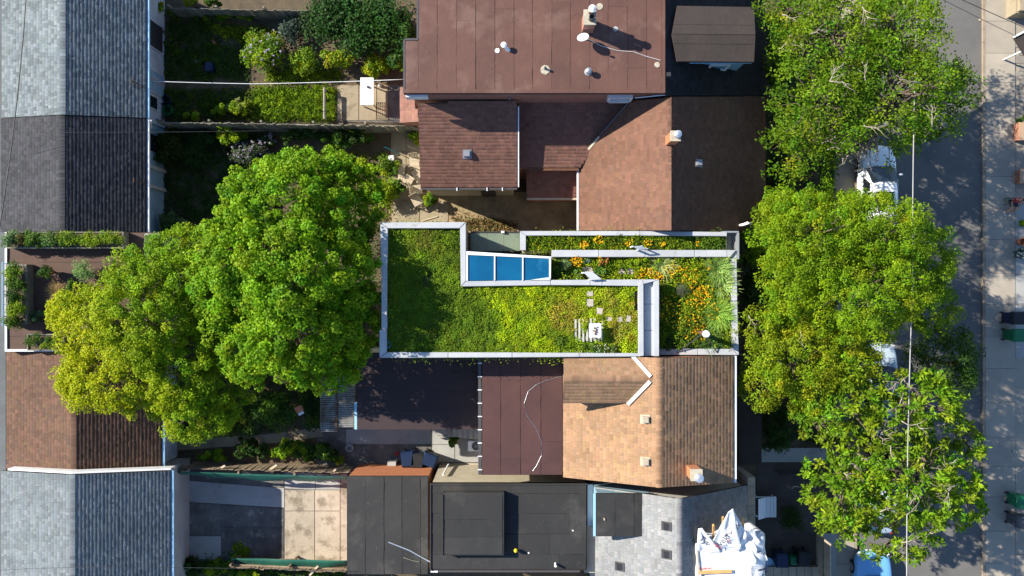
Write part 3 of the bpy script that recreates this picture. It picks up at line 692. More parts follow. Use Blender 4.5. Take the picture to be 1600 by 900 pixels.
# ------------------------------------------------------------------ lane garages down the left edge
def garage(label, y0, y1, ridge, we, ee, ze, zr, cols, wallm, name='garage', expo=.155, gut='bluegut'):
    """gable roof with its ridge up and down the picture; y0/y1 = pixel rows of its ends at the ridge"""
    xr = W(ridge, 450, zr).x; xe = W(ee, 450, ze).x; xw = W(we, 450, ze).x
    yn = W(800, y0, zr).y; ys = W(800, y1, zr).y
    h = thing(name, label, 'garage', ((xe + xw) / 2, (yn + ys) / 2, 0), 'garages along the lane')
    ke = (ze - zr) / (xe - xr); kw = (ze - zr) / (xw - xr)
    z = lambda x: zr + (ke if x > xr else kw) * (x - xr)
    P = lambda x, y: Vector((x, y, z(x)))
    E = [P(xr, yn), P(xe, yn), P(xe, ys), P(xr, ys)]; Wt = [P(xw, yn), P(xr, yn), P(xr, ys), P(xw, ys)]
    E[0].z = E[3].z = zr; Wt[1].z = Wt[2].z = zr
    re_ = MB().slab(E, .12).build('roof', M['deck'], h); rw = MB().slab([p - Vector((.002 if p.x > xr - .01 else 0, 0, 0)) for p in Wt], .12).build('roof', M['deck'], h)
    shingles(re_, E, cols, expo, .22, (.004, .013)); shingles(rw, Wt, cols, expo, .22, (.004, .013))
    ridge_caps(h, (xr, ys, zr), (xr, yn, zr), abs(ke), abs(kw), (1, 0, 0), np.mean(cols, 0))
    o = .3
    MB().down([Vector((xw + o, yn - .02, z(xw + o) - .13)), Vector((xr, yn - .02, zr - .13)), Vector((xe - o, yn - .02, z(xe - o) - .13)), Vector((xe - o, ys + .02, z(xe - o) - .13)), Vector((xr, ys + .02, zr - .13)), Vector((xw + o, ys + .02, z(xw + o) - .13))], -.02).build('wall', wallm, h)
    MB().box(xe + .005, xe + .10, ys, yn, ze - .14, ze - .035).build('gutter', M[gut], h)
    return h, (xr, xe, xw, yn, ys, ke, kw, z, o)
hN, gN = garage('garage with pale grey shingle roof at the top of the lane', -60, 179, 98, 3, 229, 2.6, 3.28, GREYL, M['peel'], gut='bluegut')
hM, gM = garage('garage with charcoal black shingle roof below the pale grey one', 180, 361, 97, 1, 229, 2.55, 3.22, CHAR, M['bluewall'], gut='gutter')
hL, gL = garage('garage with brown shingle roof partly under the yellow-green tree', 549, 737, 115, 10, 253, 2.4, 3.1, BRNL, M['peel'], expo=.16, gut='bluegut')
hK, gK = garage('garage with blue-grey shingle roof in the bottom corner', 742, 960, 113, 2, 267, 2.85, 3.62, GREYK, M['greyconc'], expo=.155, gut='bluegut')
# openings in the garden-side walls of the peeling garage
xr, xe, xw, yn, ys, ke, kw, zf, o = gN
for (a, b, z0, z1, nm, m_) in ((35, 75, .3, 1.9, 'doorway', 'darkmetal'), (112, 121, .2, 1.9, 'door', 'bluewall'), (128, 144, .2, 2.0, 'door', 'bluewall'), (152, 170, .9, 1.7, 'window', 'glass')):
    ya, yb = W(0, b, 1.2).y, W(0, a, 1.2).y
    f_ = MB().box(xe - o - .03, xe - o + .03, ya, yb, z0, z1).build(nm, M[m_], hN)
    [MB().box(xe - o + .031, xe - o + .05, u_, u_ + .06, z0, z1 + .06).build('jamb', M['peel'], f_) for u_ in (ya - .06, yb)]
xr, xe, xw, yn, ys, ke, kw, zf, o = gM
for a in (262, 292): MB().box(xe - o - .01, xe - o + .12, W(0, a + 4, 1).y, W(0, a - 1, 1).y, .0, 2.1).build('pilaster', M['offwhite'], hM)
f_ = MB().box(xe - o - .02, xe - o + .03, W(0, 238, 1).y, W(0, 212, 1).y, .8, 1.8).build('window', M['glass'], hM)
MB().tube([W(236, 188, 2.5), W(236, 200, 1.9), W(241, 202, .1)], .04, 8).build('downpipe', M['gutter'], hM)
# white end trim of the bottom-corner garage, seen over the brown roof
xr, xe, xw, yn, ys, ke, kw, zf, o = gK
MB().slab([Vector((xw + .35, yn + .05, zf(xw + .35) + .01)), Vector((xw + .35, yn + .13, zf(xw + .35) + .01)), Vector((xr, yn + .13, gK[7](xr) + .01)), Vector((xr, yn + .05, gK[7](xr) + .01))], .5).build('end_trim', M['white'], hK)
MB().slab([Vector((xr + .002, yn + .05, zf(xr) + .01)), Vector((xr + .002, yn + .13, zf(xr) + .01)), Vector((xe, yn + .13, zf(xe) + .01)), Vector((xe, yn + .05, zf(xe) + .01))], .5).build('end_trim', M['white'], hK)
# white and blue verge pieces
# mast brackets on the garage roofs
def mast(parent, a, b, z, nm='mast_bracket'):
    p = W(*a, z); q = W(*b, z + .45)
    MB().tube([p, p.lerp(q, .5) + Vector((0, 0, .05)), q], .025, 6).tube([q + Vector((0, .12, 0)), q - Vector((0, .12, 0))], .018, 6).build(nm, M['rust'], parent)
mast(hN, (224, 136), (205, 126), 2.62); mast(hM, (226, 288), (209, 281), 2.58); mast(hL, (248, 690), (220, 689), 2.5, 'spout_bracket')
# ------------------------------------------------------------------ garage with a planted roof deck
ZD = 2.85
dk = thing('garage', 'flat garage roof terrace with brown deck and planter boxes', 'garage', (W(125, 455, 0)), 'garages along the lane')
a, b = W(11, 549, ZD), W(248, 363, ZD)
MB().box(a.x + .1, b.x - .15, a.y + .03, b.y - .03, -.02, ZD - .16).build('wall', M['offwhite'], dk)
dr = MB().box(a.x, b.x, a.y + .005, b.y - .005, ZD - .15, ZD - .02).build('roof', M['seam'], dk)
sheets(dr, a.x, b.x, a.y, b.y, ZD - .02, list(np.linspace(a.y + .01, b.y - .01, 9)), M['redwood'], 'y', gap=.008, name='decking_sheet', breaks=1)
MB().box(a.x - .06, a.x + .03, a.y, b.y, ZD - .2, ZD + .07).build('edge_trim', M['gutter'], dk)
MB().box(a.x, b.x, a.y + .0, a.y + .1, ZD - .05, ZD + .09).build('edge_trim', M['gutter'], dk)
def planter(label, x0, y0, x1, y1, zb, h, mat_, t=.05):
    p, q = W(x0, y1, zb + h), W(x1, y0, zb + h); r_ = thing('planter_box', label, 'planter', ((p.x + q.x) / 2, (p.y + q.y) / 2, zb), 'planters on the roof terrace')
    for (ax, bx, ay, by) in ((p.x, p.x + t, p.y, q.y), (q.x - t, q.x, p.y, q.y), (p.x + t, q.x - t, p.y, p.y + t), (p.x + t, q.x - t, q.y - t, q.y)):
        MB().box(ax, bx, ay, by, zb, zb + h).build('side_board', mat_, r_)
    MB().box(p.x + t, q.x - t, p.y + t, q.y - t, zb + .02, zb + h - .06).build('soil', M['soil'], r_)
    return r_
ZT = ZD + .012
planter('long planter box beside the charcoal garage roof', 10, 362, 193, 388, ZT, .5, M['greywood'])
planter('grey planter box along the lane side of the terrace', 9, 413, 42, 507, ZT, .5, M['greywood'], .09)
planter('low planter by the brown garage roof, half under the tree', 42, 522, 100, 548, ZT, .4, M['greywood'])
planter('small white-edged planter in the terrace corner by the charcoal garage', 226, 365, 248, 405, ZT, .45, M['offwhite'])
# rail on the lane side
rl = thing('railing', 'thin metal railing on the lane edge of the roof terrace', 'railing', W(5, 460, 2.4))
p, q = W(4, 410, 3.0), W(4, 508, 3.0)
MB().tube([p, q], .025, 6).build('top_rail', M['bluegut'], rl)
MB().tube([p - Vector((0, 0, .35)), q - Vector((0, 0, .35))], .02, 6).build('bottom_rail', M['bluegut'], rl)
for t_ in (0, .33, .66, 1):
    s_ = p.lerp(q, t_); MB().tube([s_, (s_.x, s_.y, 2.3), (a.x + .02, s_.y, 2.3)], .02, 6).build('post', M['bluegut'], rl)

# ------------------------------------------------------------------ house with the brown flat roof (top)
ZA = 7.0
hA = thing('house', 'big house with flat reddish-brown membrane roof at the top', 'house', W(835, 40, 0), 'row houses')
a0 = W(632, 62, ZA); a1 = W(653, 62, ZA); a2 = W(1038, 145, ZA); yN = W(0, -60, ZA).y
foot = [Vector((a0.x, a2.y, ZA - .1)), Vector((a2.x, a2.y, ZA - .1)), Vector((a2.x, yN, ZA - .1)), Vector((a1.x, yN, ZA - .1)), Vector((a1.x, a0.y, ZA - .1)), Vector((a0.x, a0.y, ZA - .1))]
ins = lambda p: Vector((p.x + (.18 if p.x < 0 else -.06), p.y + (.12 if p.y < 8 else 0), ZA - .21))
MB().down([ins(p) for p in foot], -.02).build('wall', M['redbrick'], hA)
rfA = MB().slab([p + Vector((0, 0, .1)) for p in foot], .2).build('roof', M['seam'], hA)
cx = [W(x, 0, ZA).x for x in (654, 683, 713, 743, 773, 803, 832, 862, 891, 921, 950, 980, 1010, 1034)]
sheets(rfA, 0, 0, a2.y + .12, yN, ZA, cx, M['brownmem'], 'x', breaks=1)
debris(rfA, a1.x + .3, a2.x - .3, a2.y + .3, yN - 1, ZA + .045, 260)
sheets(rfA, 0, 0, a2.y + .12, a0.y - .05, ZA, [a0.x + .04, cx[0]], M['brownmem'], 'x', breaks=0)
MB().box(a0.x, a2.x - .001, a2.y - .02, a2.y + .12, ZA - .25, ZA + .07).build('edge_trim', M['brownmem'], hA)
MB().box(a2.x - .09, a2.x + .02, a2.y - .021, yN, ZA - .25, ZA + .08).build('edge_trim', M['brownmem'], hA)
MB().box(a0.x - .05, a0.x + .03, a2.y - .02, a0.y, ZA - .25, ZA + .03).build('edge_trim', M['dkgutter'], hA)
MB().box(a1.x - .05, a1.x + .03, a0.y + .001, yN, ZA - .25, ZA + .03).build('edge_trim', M['dkgutter'], hA)
MB().box(a0.x + .01, a1.x, a0.y - .03, a0.y + .05, ZA - .2, ZA + .028).build('edge_trim', M['dkgutter'], hA)
def rpipe(parent, base, z, top_off, r, m_, h, cap=None, name='vent_pipe'):
    p = W(*base, z); q = p + Vector((top_off[0], top_off[1], h))
    o = MB().tube([p - Vector((0, 0, .02)), q], r, 12).build(name, M[m_], parent, smooth=False)
    if cap: MB().lathe(q, [(r * 1.5, -.04), (r * 1.6, .03), (r * .6, .07)], 12).build('cap', M[cap], o)
    return o
rpipe(hA, (795, 79), ZA, (-.2, .14), .075, 'pipeplastic', .28, 'pipeplastic')
def disc(parent, px, py, z, r, m_, name='patch'):
    c = W(px, py, z); n = 14
    MB().prism([c + Vector((math.cos(k * 6.283 / n) * r * random.uniform(.8, 1.15), math.sin(k * 6.283 / n) * r * random.uniform(.8, 1.15), .006)) for k in range(n)], [c + Vector((math.cos(k * 6.283 / n) * r, math.sin(k * 6.283 / n) * r, -.012)) for k in range(n)]).build(name, M[m_], parent)
disc(hA, 852, 109, ZA + .036, .19, 'concap'); rpipe(hA, (852, 108), ZA, (0, 0), .05, 'darkmetal', .22)
disc(hA, 777, 79, ZA + .036, .10, 'white'); disc(hA, 937, 10, ZA + .036, .13, 'concap'); disc(hA, 1027, 101, ZA + .036, .11, 'concap'); disc(hA, 962, 45, ZA + .036, .10, 'greyconc')
MB().lathe(W(919, 113, ZA), [(.17, 0), (.15, .05), (.08, .07), (.08, .2), (.13, .21), (.12, .29), (.03, .33)], 14).build('mushroom_vent', M['steel'], hA)
def chimney(parent, x0, x1, y0, y1, z0, z1, brick, flues, cap=.08):
    c = MB().box(x0, x1, y0, y1, z0, z1).build('chimney', M[brick], parent)
    MB().box(x0 - .025, x1 + .025, y0 - .025, y1 + .025, z1 + .001, z1 + cap).build('chimney_cap', M['concap'], c)
    for (fx, fy, r_, h, m_, crown) in flues:
        p = (x0 + (x1 - x0) * fx, y0 + (y1 - y0) * fy, z1 + cap - .01)
        MB().lathe(p, [(r_, 0), (r_, h), (r_ * .8, h), (r_ * .8, h - .1)], 14).build('flue', M[m_], c)
        if crown: MB().lathe((p[0], p[1], z1 + cap + h + .05), [(r_ * 1.35, 0), (r_ * 1.35, .1), (r_ * .5, .15)], 14).tube([(p[0], p[1], z1 + cap + h - .1), (p[0], p[1], z1 + cap + h + .1)], .02, 6).build('flue_cap', M[crown], c)
    return c
c0 = W(909, 52, ZA); c1 = W(926, 31, ZA)
chA = chimney(hA, c0.x, c1.x, c0.y, c1.y, ZA - .1, 8.05, 'redbrick', [(.62, .35, .11, .3, 'darkmetal', None), (.62, .8, .11, .35, 'rust', 'white')])
ds = thing('satellite_dish', 'small satellite dish beside the chimney on the brown flat roof', 'satellite dish', (0, 0, 0))
nrm = Vector((-.25, .55, .8)).normalized(); dc = W(911, 58, ZA + .55); n_ = 20; m_ = MB(); u_ = nrm.cross(Vector((1, 0, 0))).normalized(); v_ = nrm.cross(u_)
vs = [dc - nrm * .05]
for k, rr in enumerate((.08, .16, .235)):
    for j in range(n_): an = j * 6.283 / n_; vs.append(dc + (u_ * math.cos(an) + v_ * math.sin(an)) * rr + nrm * (-.05 + rr * rr * 1.1))
fs = [(0, 1 + (j + 1) % n_, 1 + j) for j in range(n_)]
for k in range(2): fs += [(1 + k*n_ + j, 1 + k*n_ + (j+1) % n_, 1 + (k+1)*n_ + (j+1) % n_, 1 + (k+1)*n_ + j) for j in range(n_)]
m_.add(vs, fs); ds_o = m_.build('reflector', M['whiteplastic'], ds, smooth=True); sol = ds_o.modifiers.new('t', 'SOLIDIFY'); sol.thickness = .012
MB().tube([W(915, 62, ZA), W(915, 62, ZA) + Vector((0, .02, .5)), dc - nrm * .06], .022, 8).build('mast', M['steel'], ds)
MB().tube([dc - u_ * .2 - nrm * .02, dc - u_ * .26 + nrm * .22], .012, 6).build('feed_arm', M['whiteplastic'], ds)
MB().obox(dc - u_ * .26 + nrm * .18, .09, .06, .09).build('receiver', M['whiteplastic'], ds)
wp = [W(x, y, z) for x, y, z in ((918, 61, 7.08), (940, 72, 7.05), (965, 79, 7.05), (990, 81, 7.05), (1010, 88, 7.05), (1032, 94, 7.09), (1041, 97, 6.6), (1052, 98, 6.3))]
tag(MB().tube(wp, .007, 5).build('antenna_cable', M['whiteplastic']), 'white cable lying across the brown flat roof from the dish', 'cable')

# front slope of that house (in its own shade) and its dormer
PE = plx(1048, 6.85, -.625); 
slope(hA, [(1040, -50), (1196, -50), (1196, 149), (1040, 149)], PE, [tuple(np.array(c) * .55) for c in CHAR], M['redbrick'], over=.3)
yA = W(0, 54, 7.0).y
PN = ply(54, 7.0, -.16); PS = ply(54, 7.0, .16)
for poly, pl, nm in (([(1050, 54), (1180, 55), (1178, 11), (1058, 9)], PN, 'n'), ([(1050, 54), (1180, 55), (1178, 97), (1058, 96)], PS, 's')):
    pts = [hit(x, y, pl) for x, y in poly]
    d_ = MB().slab(pts, .12).build('dormer_roof', M['darkbrown'], hA)
    # two courses of rolled roofing laid over each pitch
    def lerp4(t0, t1): return [pts[0].lerp(pts[3], t0), pts[1].lerp(pts[2], t0), pts[1].lerp(pts[2], t1), pts[0].lerp(pts[3], t1)]
    for t0, t1 in ((.02, .34), (.35, .99)):
        MB().slab([p + Vector((0, 0, .012 + (.008 if t0 < .1 else 0))) for p in lerp4(t0, t1)], .015).build('roofing_sheet', M['darkbrown'], d_)
p0, p1 = hit(1060, 12, PN), hit(1177, 94, PS)
MB().down([Vector((p0.x + .25, p0.y - .1, 6.6)), Vector((p1.x - .12, p0.y - .1, 6.6)), Vector((p1.x - .12, p1.y + .12, 6.6)), Vector((p0.x + .25, p1.y + .12, 6.6))], 3.5).build('dormer_wall', M['bluewall'], hA)
MB().box(p0.x + .5, p1.x, p1.y - .06, p1.y, 6.56, 6.62).build('dormer_fascia', M['bluegut'], hA)
yw = p1.y + .12
wn = MB().box(8.30, 8.95, yw - .06, yw + .02, 5.35, 5.95).build('dormer_window', M['lightglass'], hA)
for b_ in ((8.20, 8.30, 5.25, 6.05), (8.95, 9.05, 5.25, 6.05), (8.301, 8.949, 5.95, 6.05), (8.301, 8.949, 5.22, 5.35)): MB().box(b_[0], b_[1], yw - .12, yw + .02, b_[2], b_[3]).build('frame', M['white'], wn)
roof_box_vent(hA, 1044, 118, PE, .2, M['darkmetal'], .2)

# ------------------------------------------------------------------ brown gabled house below it
hE = thing('house', 'brown shingled gable house with a lit and a dark roof side', 'house', W(1000, 260, 0), 'row houses')
PW = plx(1048, 6.86, .85)
rE, ptE = slope(hE, [(1048, 151), (1196, 151), (1196, 360), (1049, 360)], PE, BRNE, M['redbrick'], over=.22)
slope(hE, [(905, 360), (905, 251), (983, 158), (1047.7, 152), (1048.7, 360)], PW, BRNE, M['redbrick'], over=.15)
rr0 = hit(1048, 152, PE); rr1 = hit(1048.7, 360, PE)
ridge_caps(hE, rr1, rr0, .625, .85, (1, 0, 0), BRNE[0])
PB = ply(158, 5.45, .30); PC = ply(158, 4.8, .25); PD = ply(266, 3.3, .25)
slope(hE, [(653, 161), (808, 158), (808, 293), (657, 293)], PB, BRNB, M['cream'], over=.14)
slope(hE, [(810, 159), (984, 159), (906, 262), (822, 262), (810, 262)], PC, BRNB, M['redbrick'], over=.10)
slope(hE, [(822, 267), (904, 267), (904, 308), (823, 308)], PD, BRNB, M['redbrick'], over=.10)
# valley and hip trims
def strip(parent, a, b, pl, w, m_, nm='flashing', up=.05):
    p, q = hit(*a, pl), hit(*b, pl); MB().beam(p + Vector((0, 0, up)), q + Vector((0, 0, up)), w, .03).build(nm, M[m_], parent)
strip(hE, (905, 250), (936, 214), PW, .09, 'cream'); strip(hE, (936, 213), (980, 163), PW, .05, 'dkgutter')
ev = hit(657, 293.5, PB); ev2 = hit(808, 293.5, PB)
MB().box(ev.x + .1, ev2.x, ev.y - .03, ev.y + .05, ev.z - .5, ev.z - .14).build('fascia', M['cream'], hE)
gB = MB().box(ev.x, ev2.x, ev.y - .07, ev.y - .005, ev.z - .12, ev.z - .03).build('gutter', M['dkgutter'], hE)
for x in (714, 761, 785): 
    p = hit(x, 294, PB); MB().box(p.x - .02, p.x + .02, p.y - .12, p.y + .02, p.z - .01, p.z + .03).build('gutter_bracket', M['gutter'], gB)
ev = hit(822, 262.8, PC); ev2 = hit(904, 262.8, PC); MB().box(ev.x, ev2.x, ev.y - .1, ev.y - .005, ev.z - .12, ev.z - .02).build('gutter', M['rust'], hE)
ev = hit(823, 308.8, PD); ev2 = hit(904, 308.8, PD); MB().box(ev.x, ev2.x, ev.y - .1, ev.y - .005, ev.z - .12, ev.z - .02).build('gutter', M['palewood'], hE)
p, q = hit(904.6, 251, PW), hit(904.6, 360, PW); MB().tube([p + Vector((-.04, 0, -.03)), q + Vector((-.04, 0, -.03))], .05, 8).build('gutter', M['gutter'], hE)
p, q = hit(809, 166, PB), hit(809, 292, PB); MB().beam(p + Vector((.03, 0, -.02)), q + Vector((.03, 0, -.02)), .05, .1).build('verge_trim', M['gutter'], hE)
# the wall between the flat roof and the lower roofs, with its little window
wA = MB().box(W(952, 0, 6.2).x, W(986, 0, 6.2).x, a2.y + .08, a2.y + .13, 5.8, 6.35).build('clerestory_window', M['steel'], hA)
xa, xb = W(952, 0, 6.2).x, W(986, 0, 6.2).x
MB().box(xa - .05, xa + .03, a2.y - .08, a2.y + .1, 5.75, 6.42).box(xb - .03, xb + .05, a2.y - .08, a2.y + .1, 5.75, 6.42).box(xa + .031, xb - .031, a2.y - .12, a2.y + .1, 5.72, 5.8).box(xa + .031, xb - .031, a2.y - .08, a2.y + .1, 6.35, 6.42).build('frame', M['white'], wA)
MB().tube([W(992, 153, 6.2), W(1020, 150, 6.4), W(1042, 148, 6.6)], .03, 6).build('conduit', M['galv'], hA)
MB().box(a0.x + .02, a0.x + .9, a2.y - .12, a2.y - .03, 6.35, 6.8).build('soffit', M['white'], hA)
rpipe(hA, (796, 155), 5.6, (0, 0), .05, 'steel', .25)
# small red annex roof at the west corner
PX_ = plx(626, 2.6, .35)
slope(hA, [(625, 136), (640, 136), (656, 190), (626, 192)], PX_, [tuple(np.array(c) * 1.25) for c in BRNB], M['redbrick'], over=.05)
# chimney and vents of the gable
c = hit(1047, 218, PW); chimney(hE, c.x - .16, c.x + .20, c.y - .22, c.y + .14, c.z - .6, c.z + .95, 'orangebrick', [(.6, .55, .11, .14, 'terracotta', 'galv')], .05)
roof_box_vent(hE, 1092, 255, PE, .26, M['steel'], .2)
roof_box_vent(hE, 730, 241, PB, .30, M['steel'], .2)
gn = hit(1156, 352, PE); MB().tube([gn, gn + Vector((.05, .0, .35)), gn + Vector((.2, .06, .5)), gn + Vector((.34, .04, .42)), gn + Vector((.36, .03, .32))], .06, 8).build('gooseneck_vent', M['pipeplastic'], hE, smooth=True)
# door gap in the south wall of the lower wing
p = hit(755, 300, PB); wy = inset([hit(x, y, PB) for x, y in ((653, 161), (808, 158), (808, 293), (657, 293))], .14)[2].y
MB().box(W(752, 0, 1.5).x, W(774, 0, 1.5).x, wy - .04, wy + .02, .05, 2.1).build('door', M['darkmetal'], hE)

# ------------------------------------------------------------------ modern house with the planted roofs
hG = thing('house', 'modern house with planted green roofs edged in pale metal', 'house', W(870, 455, 0), 'row houses')
ZM = 6.6; ZSM = 6.3; ZR = 6.05; ZSR = 5.72; ZC = 6.2; ZST = 5.85
def ring_wall(parent, pts, z0, z1, m_, nm='wall'): return MB().down([Vector((p.x, p.y, z1)) for p in pts], z0).build(nm, M[m_], parent)
# bodies (each just inside its coping)
def body(poly, z, ztop, m_='cream'):
    pts = [W(x, y, z) for x, y in poly]; ring_wall(hG, pts, -.02, ztop, m_)
body([(598, 352), (724, 352), (724, 443), (598, 443)], ZM, ZSM - .02)
body([(598, 443.3), (1000, 443.3), (1000, 554), (598, 554)], ZM, ZSM - .022)
body([(1000.3, 441), (1027, 441), (1027, 554), (1000.3, 554)], ZM, ZSM - .025)
body([(817, 366), (1140, 366), (1140, 394), (817, 394)], ZC, ZST - .02)
body([(864, 396), (1148, 396), (1148, 441), (1027.5, 441), (864, 441)], ZR, ZSR - .02)
body([(1028.5, 441.5), (1148, 441.5), (1148, 551), (1028.5, 551)], ZR, ZSR - .022)
body([(728, 396), (861, 403), (861, 441), (728, 443)], ZM, 6.35)
# soil sheets
for nm, poly, zref, zz in (('roof_soil', [(602, 356), (722, 356), (722, 446), (602, 446)], ZSM, ZSM), ('roof_soil', [(602, 446.3), (998, 446.3), (998, 552), (602, 552)], ZSM, ZSM), ('roof_soil', [(820, 368), (1128, 368), (1128, 391), (820, 391)], ZST, ZST),
                     ('roof_soil', [(864, 400), (1142, 400), (1142, 437), (864, 437)], ZSR, ZSR), ('roof_soil', [(1031, 437.3), (1142, 437.3), (1142, 545), (1031, 545)], ZSR, ZSR)):
    MB().slab([W(x, y, zz) for x, y in poly], .05).build(nm, M['soil'], hG)
# copings: each length of folded metal is a piece
def cop(poly, z, h=.34, m_='coping', nm='coping'):
    return MB().slab([W(x, y, z) for x, y in poly], h).build(nm, M[m_], hG, bevel=.012)
cop([(594, 348), (606, 357), (604.5, 437), (596, 437)], ZM); cop([(596, 437.4), (604.5, 437.4), (604.5, 515), (596, 515)], ZM); cop([(593, 515.4), (604, 515.4), (604, 550), (593, 559)], ZM)
cop([(594.5, 347.5), (727.5, 347), (718.5, 356.5), (606, 356.6)], ZM)
cop([(728, 347.4), (728, 439), (720, 447.5), (718.8, 356.8)], ZM)
cop([(728.5, 439.4), (860, 437.5), (860, 445.5), (720.5, 447.6)], ZM); cop([(860.4, 437.5), (922, 437), (922, 445.8), (860.4, 445.5)], ZM); cop([(941, 437), (1003.6, 436.6), (997.6, 446.8), (941, 446.2)], ZM); cop([(922.4, 437), (940.6, 437), (940.6, 446.2), (922.4, 445.8)], ZM)
cop([(593.5, 559.2), (604.5, 550.4), (700, 550.6), (700, 558.8)], ZM); cop([(700.4, 550.6), (800, 551), (800, 558.4), (700.4, 558.8)], ZM); cop([(800.4, 551), (905, 551.6), (905, 557.6), (800.4, 558.4)], ZM); cop([(905.4, 551.6), (998, 552), (998, 557), (905.4, 557.6)], ZM)
# channel-like east parapet of the upper roof
cop([(1004, 436.8), (1005.6, 444), (1006, 556), (998.2, 557), (997.8, 447)], ZM + .1, .44)
cop([(1021.4, 440), (1030, 437), (1030, 556.6), (1021.8, 556.6)], ZM + .1, .44)
cop([(1004.4, 436.6), (1029.8, 436.6), (1021.3, 439.8), (1006, 443.6)], ZM + .1, .44)
for y0, y1 in ((441, 475), (475.4, 516), (516.4, 556)): cop([(1006.2, y0), (1021, y0), (1021, y1), (1006.2, y1)], ZM - .14, .15, 'coping2', 'channel_lining')
# strip roof along the north side and the east terrace
cop([(812.5, 361), (1000, 361), (1000, 368), (822, 368)], ZC); cop([(1000.4, 361), (1136, 362.5), (1136, 369), (1000.4, 368)], ZC)
cop([(812.5, 361.4), (821.8, 368.2), (821.8, 391), (812.5, 391)], ZC)
for x0, x1 in ((862, 935), (935.4, 1008), (1008.4, 1085), (1085.4, 1136)): cop([(x0, 390.6), (x1, 390.6), (x1, 401.5), (x0, 401.5)], ZC)
cop([(1136.4, 390.6), (1150.5, 390.8), (1141, 401.5), (1136.4, 401.5)], ZC)
cop([(1151, 391), (1152, 470), (1143, 470), (1141.4, 401.8)], ZC - .1); cop([(1143, 470.4), (1152, 470.4), (1154.6, 554.6), (1143.6, 545)], ZR)
cop([(1030.6, 545), (1090, 545), (1090, 554.6), (1030.6, 554.6)], ZR); cop([(1090.4, 545), (1143, 545.2), (1154, 554.8), (1090.4, 554.6)], ZR)
# corner light well by the street: a small framed opening
for (x0, y0, x1, y1) in ((1129, 361, 1154, 363.4), (1152, 363.6, 1155, 405)): MB().pbox(x0, y0, x1, y1, 5.2, 6.15).build('well_frame', M['galv'], hG)
MB().pbox(1137, 364, 1151, 390, 4.6, 5.4).build('light_well', M['greyconc'], hG)
st_ = MB()
for _ in range(160):
    q = W(random.uniform(1128, 1133), random.uniform(370, 390), ZST + .02); st_.obox(q, random.uniform(.03, .06), random.uniform(.03, .06), .035, random.random() * 3)
st_ = st_.build('drain_pebbles', M['greyconc'], hG); st_['kind'] = 'stuff'
# skylight: frame, mullions and three blue panes
sk = MB().slab([W(x, y, 6.62) for x, y in ((728.6, 392.5), (861.5, 401), (861, 404), (728.6, 398))], .25).slab([W(x, y, 6.62) for x, y in ((728.6, 398.1), (731, 398.2), (731, 438.6), (728.6, 438.8))], .25).slab([W(x, y, 6.62) for x, y in ((858, 404.2), (861, 404.2), (860.5, 437), (858, 437))], .25).build('skylight', M['gutter'], hG)
for x, y in ((772.8, 400.3), (816.8, 402.4)):
    MB().slab([W(a, b, 6.63) for a, b in ((x - 1, y), (x + 1, y), (x + 1, 438), (x - 1, 438.5))], .12).build('mullion', M['gutter'], sk)
for x0, x1, ya, yb in ((731.2, 771.6, 398.4, 400.1), (774, 815.6, 400.4, 402.2), (818, 857.8, 402.5, 404.2)):
    MB().slab([W(a, b, 6.58) for a, b in ((x0, ya), (x1, yb), (x1, 438), (x0, 438.6))], .03).build('pane', M['blueglass'], sk)
MB().slab([W(x, y, 6.64) for x, y in ((828, 437.4), (856, 433.5), (859, 434), (859, 437.2))], .05).build('sill_plate', M['white'], sk)
# frosted glass canopy
cn = MB().pbox(735, 361.5, 812, 363.5, 2.7, 3.4).pbox(733, 363.6, 735, 390, 2.7, 3.4).build('glass_canopy', M['darkmetal'], hG)
for x0, x1 in ((735.5, 761), (761.5, 787), (787.5, 812)): MB().pbox(x0, 364, x1, 392, 3.3, 3.36).build('pane', M['greenglass'], cn)
MB().pbox(783, 360.6, 788, 364, 3.3, 3.5).build('light_fitting', M['white'], cn)
# inclined white step plates over the parapets
def step_plate(label, top, z0, z1, zb):
    pts = [W(x, y, z) for (x, y), z in top]; r_ = thing('access_step', label, 'step', pts[0].lerp(pts[2], .5) * 1, 'white roof steps'); r_.location.z = zb; LOC[r_.name] = Vector(r_.location)
    MB().slab(pts, .04).build('tread', M['white'], r_)
    for i, j in ((0, 3), (1, 2)):
        p, q = pts[i], pts[j]
        m = p.lerp(q, .5); d_ = (q - p).normalized() * .04
        for e in (p + (q - p) * .08, q - (q - p) * .08): MB().box(e.x - .025, e.x + .025, e.y - .025, e.y + .025, zb, e.z - .04).build('leg', M['white'], r_)
step_plate('white sloped step plate on the parapet between strip roof and terrace', [((988, 384.5), 6.75), ((1002, 384), 6.75), ((1013, 389), 6.6), ((998, 390.5), 6.6)], 6.1, 6.6, 5.86)
step_plate('white sloped step plate between terrace and upper green roof', [((911, 425), 6.95), ((925, 424), 6.95), ((940.5, 436.5), 6.75), ((924, 437.5), 6.75)], 6.1, 6.6, 5.72)
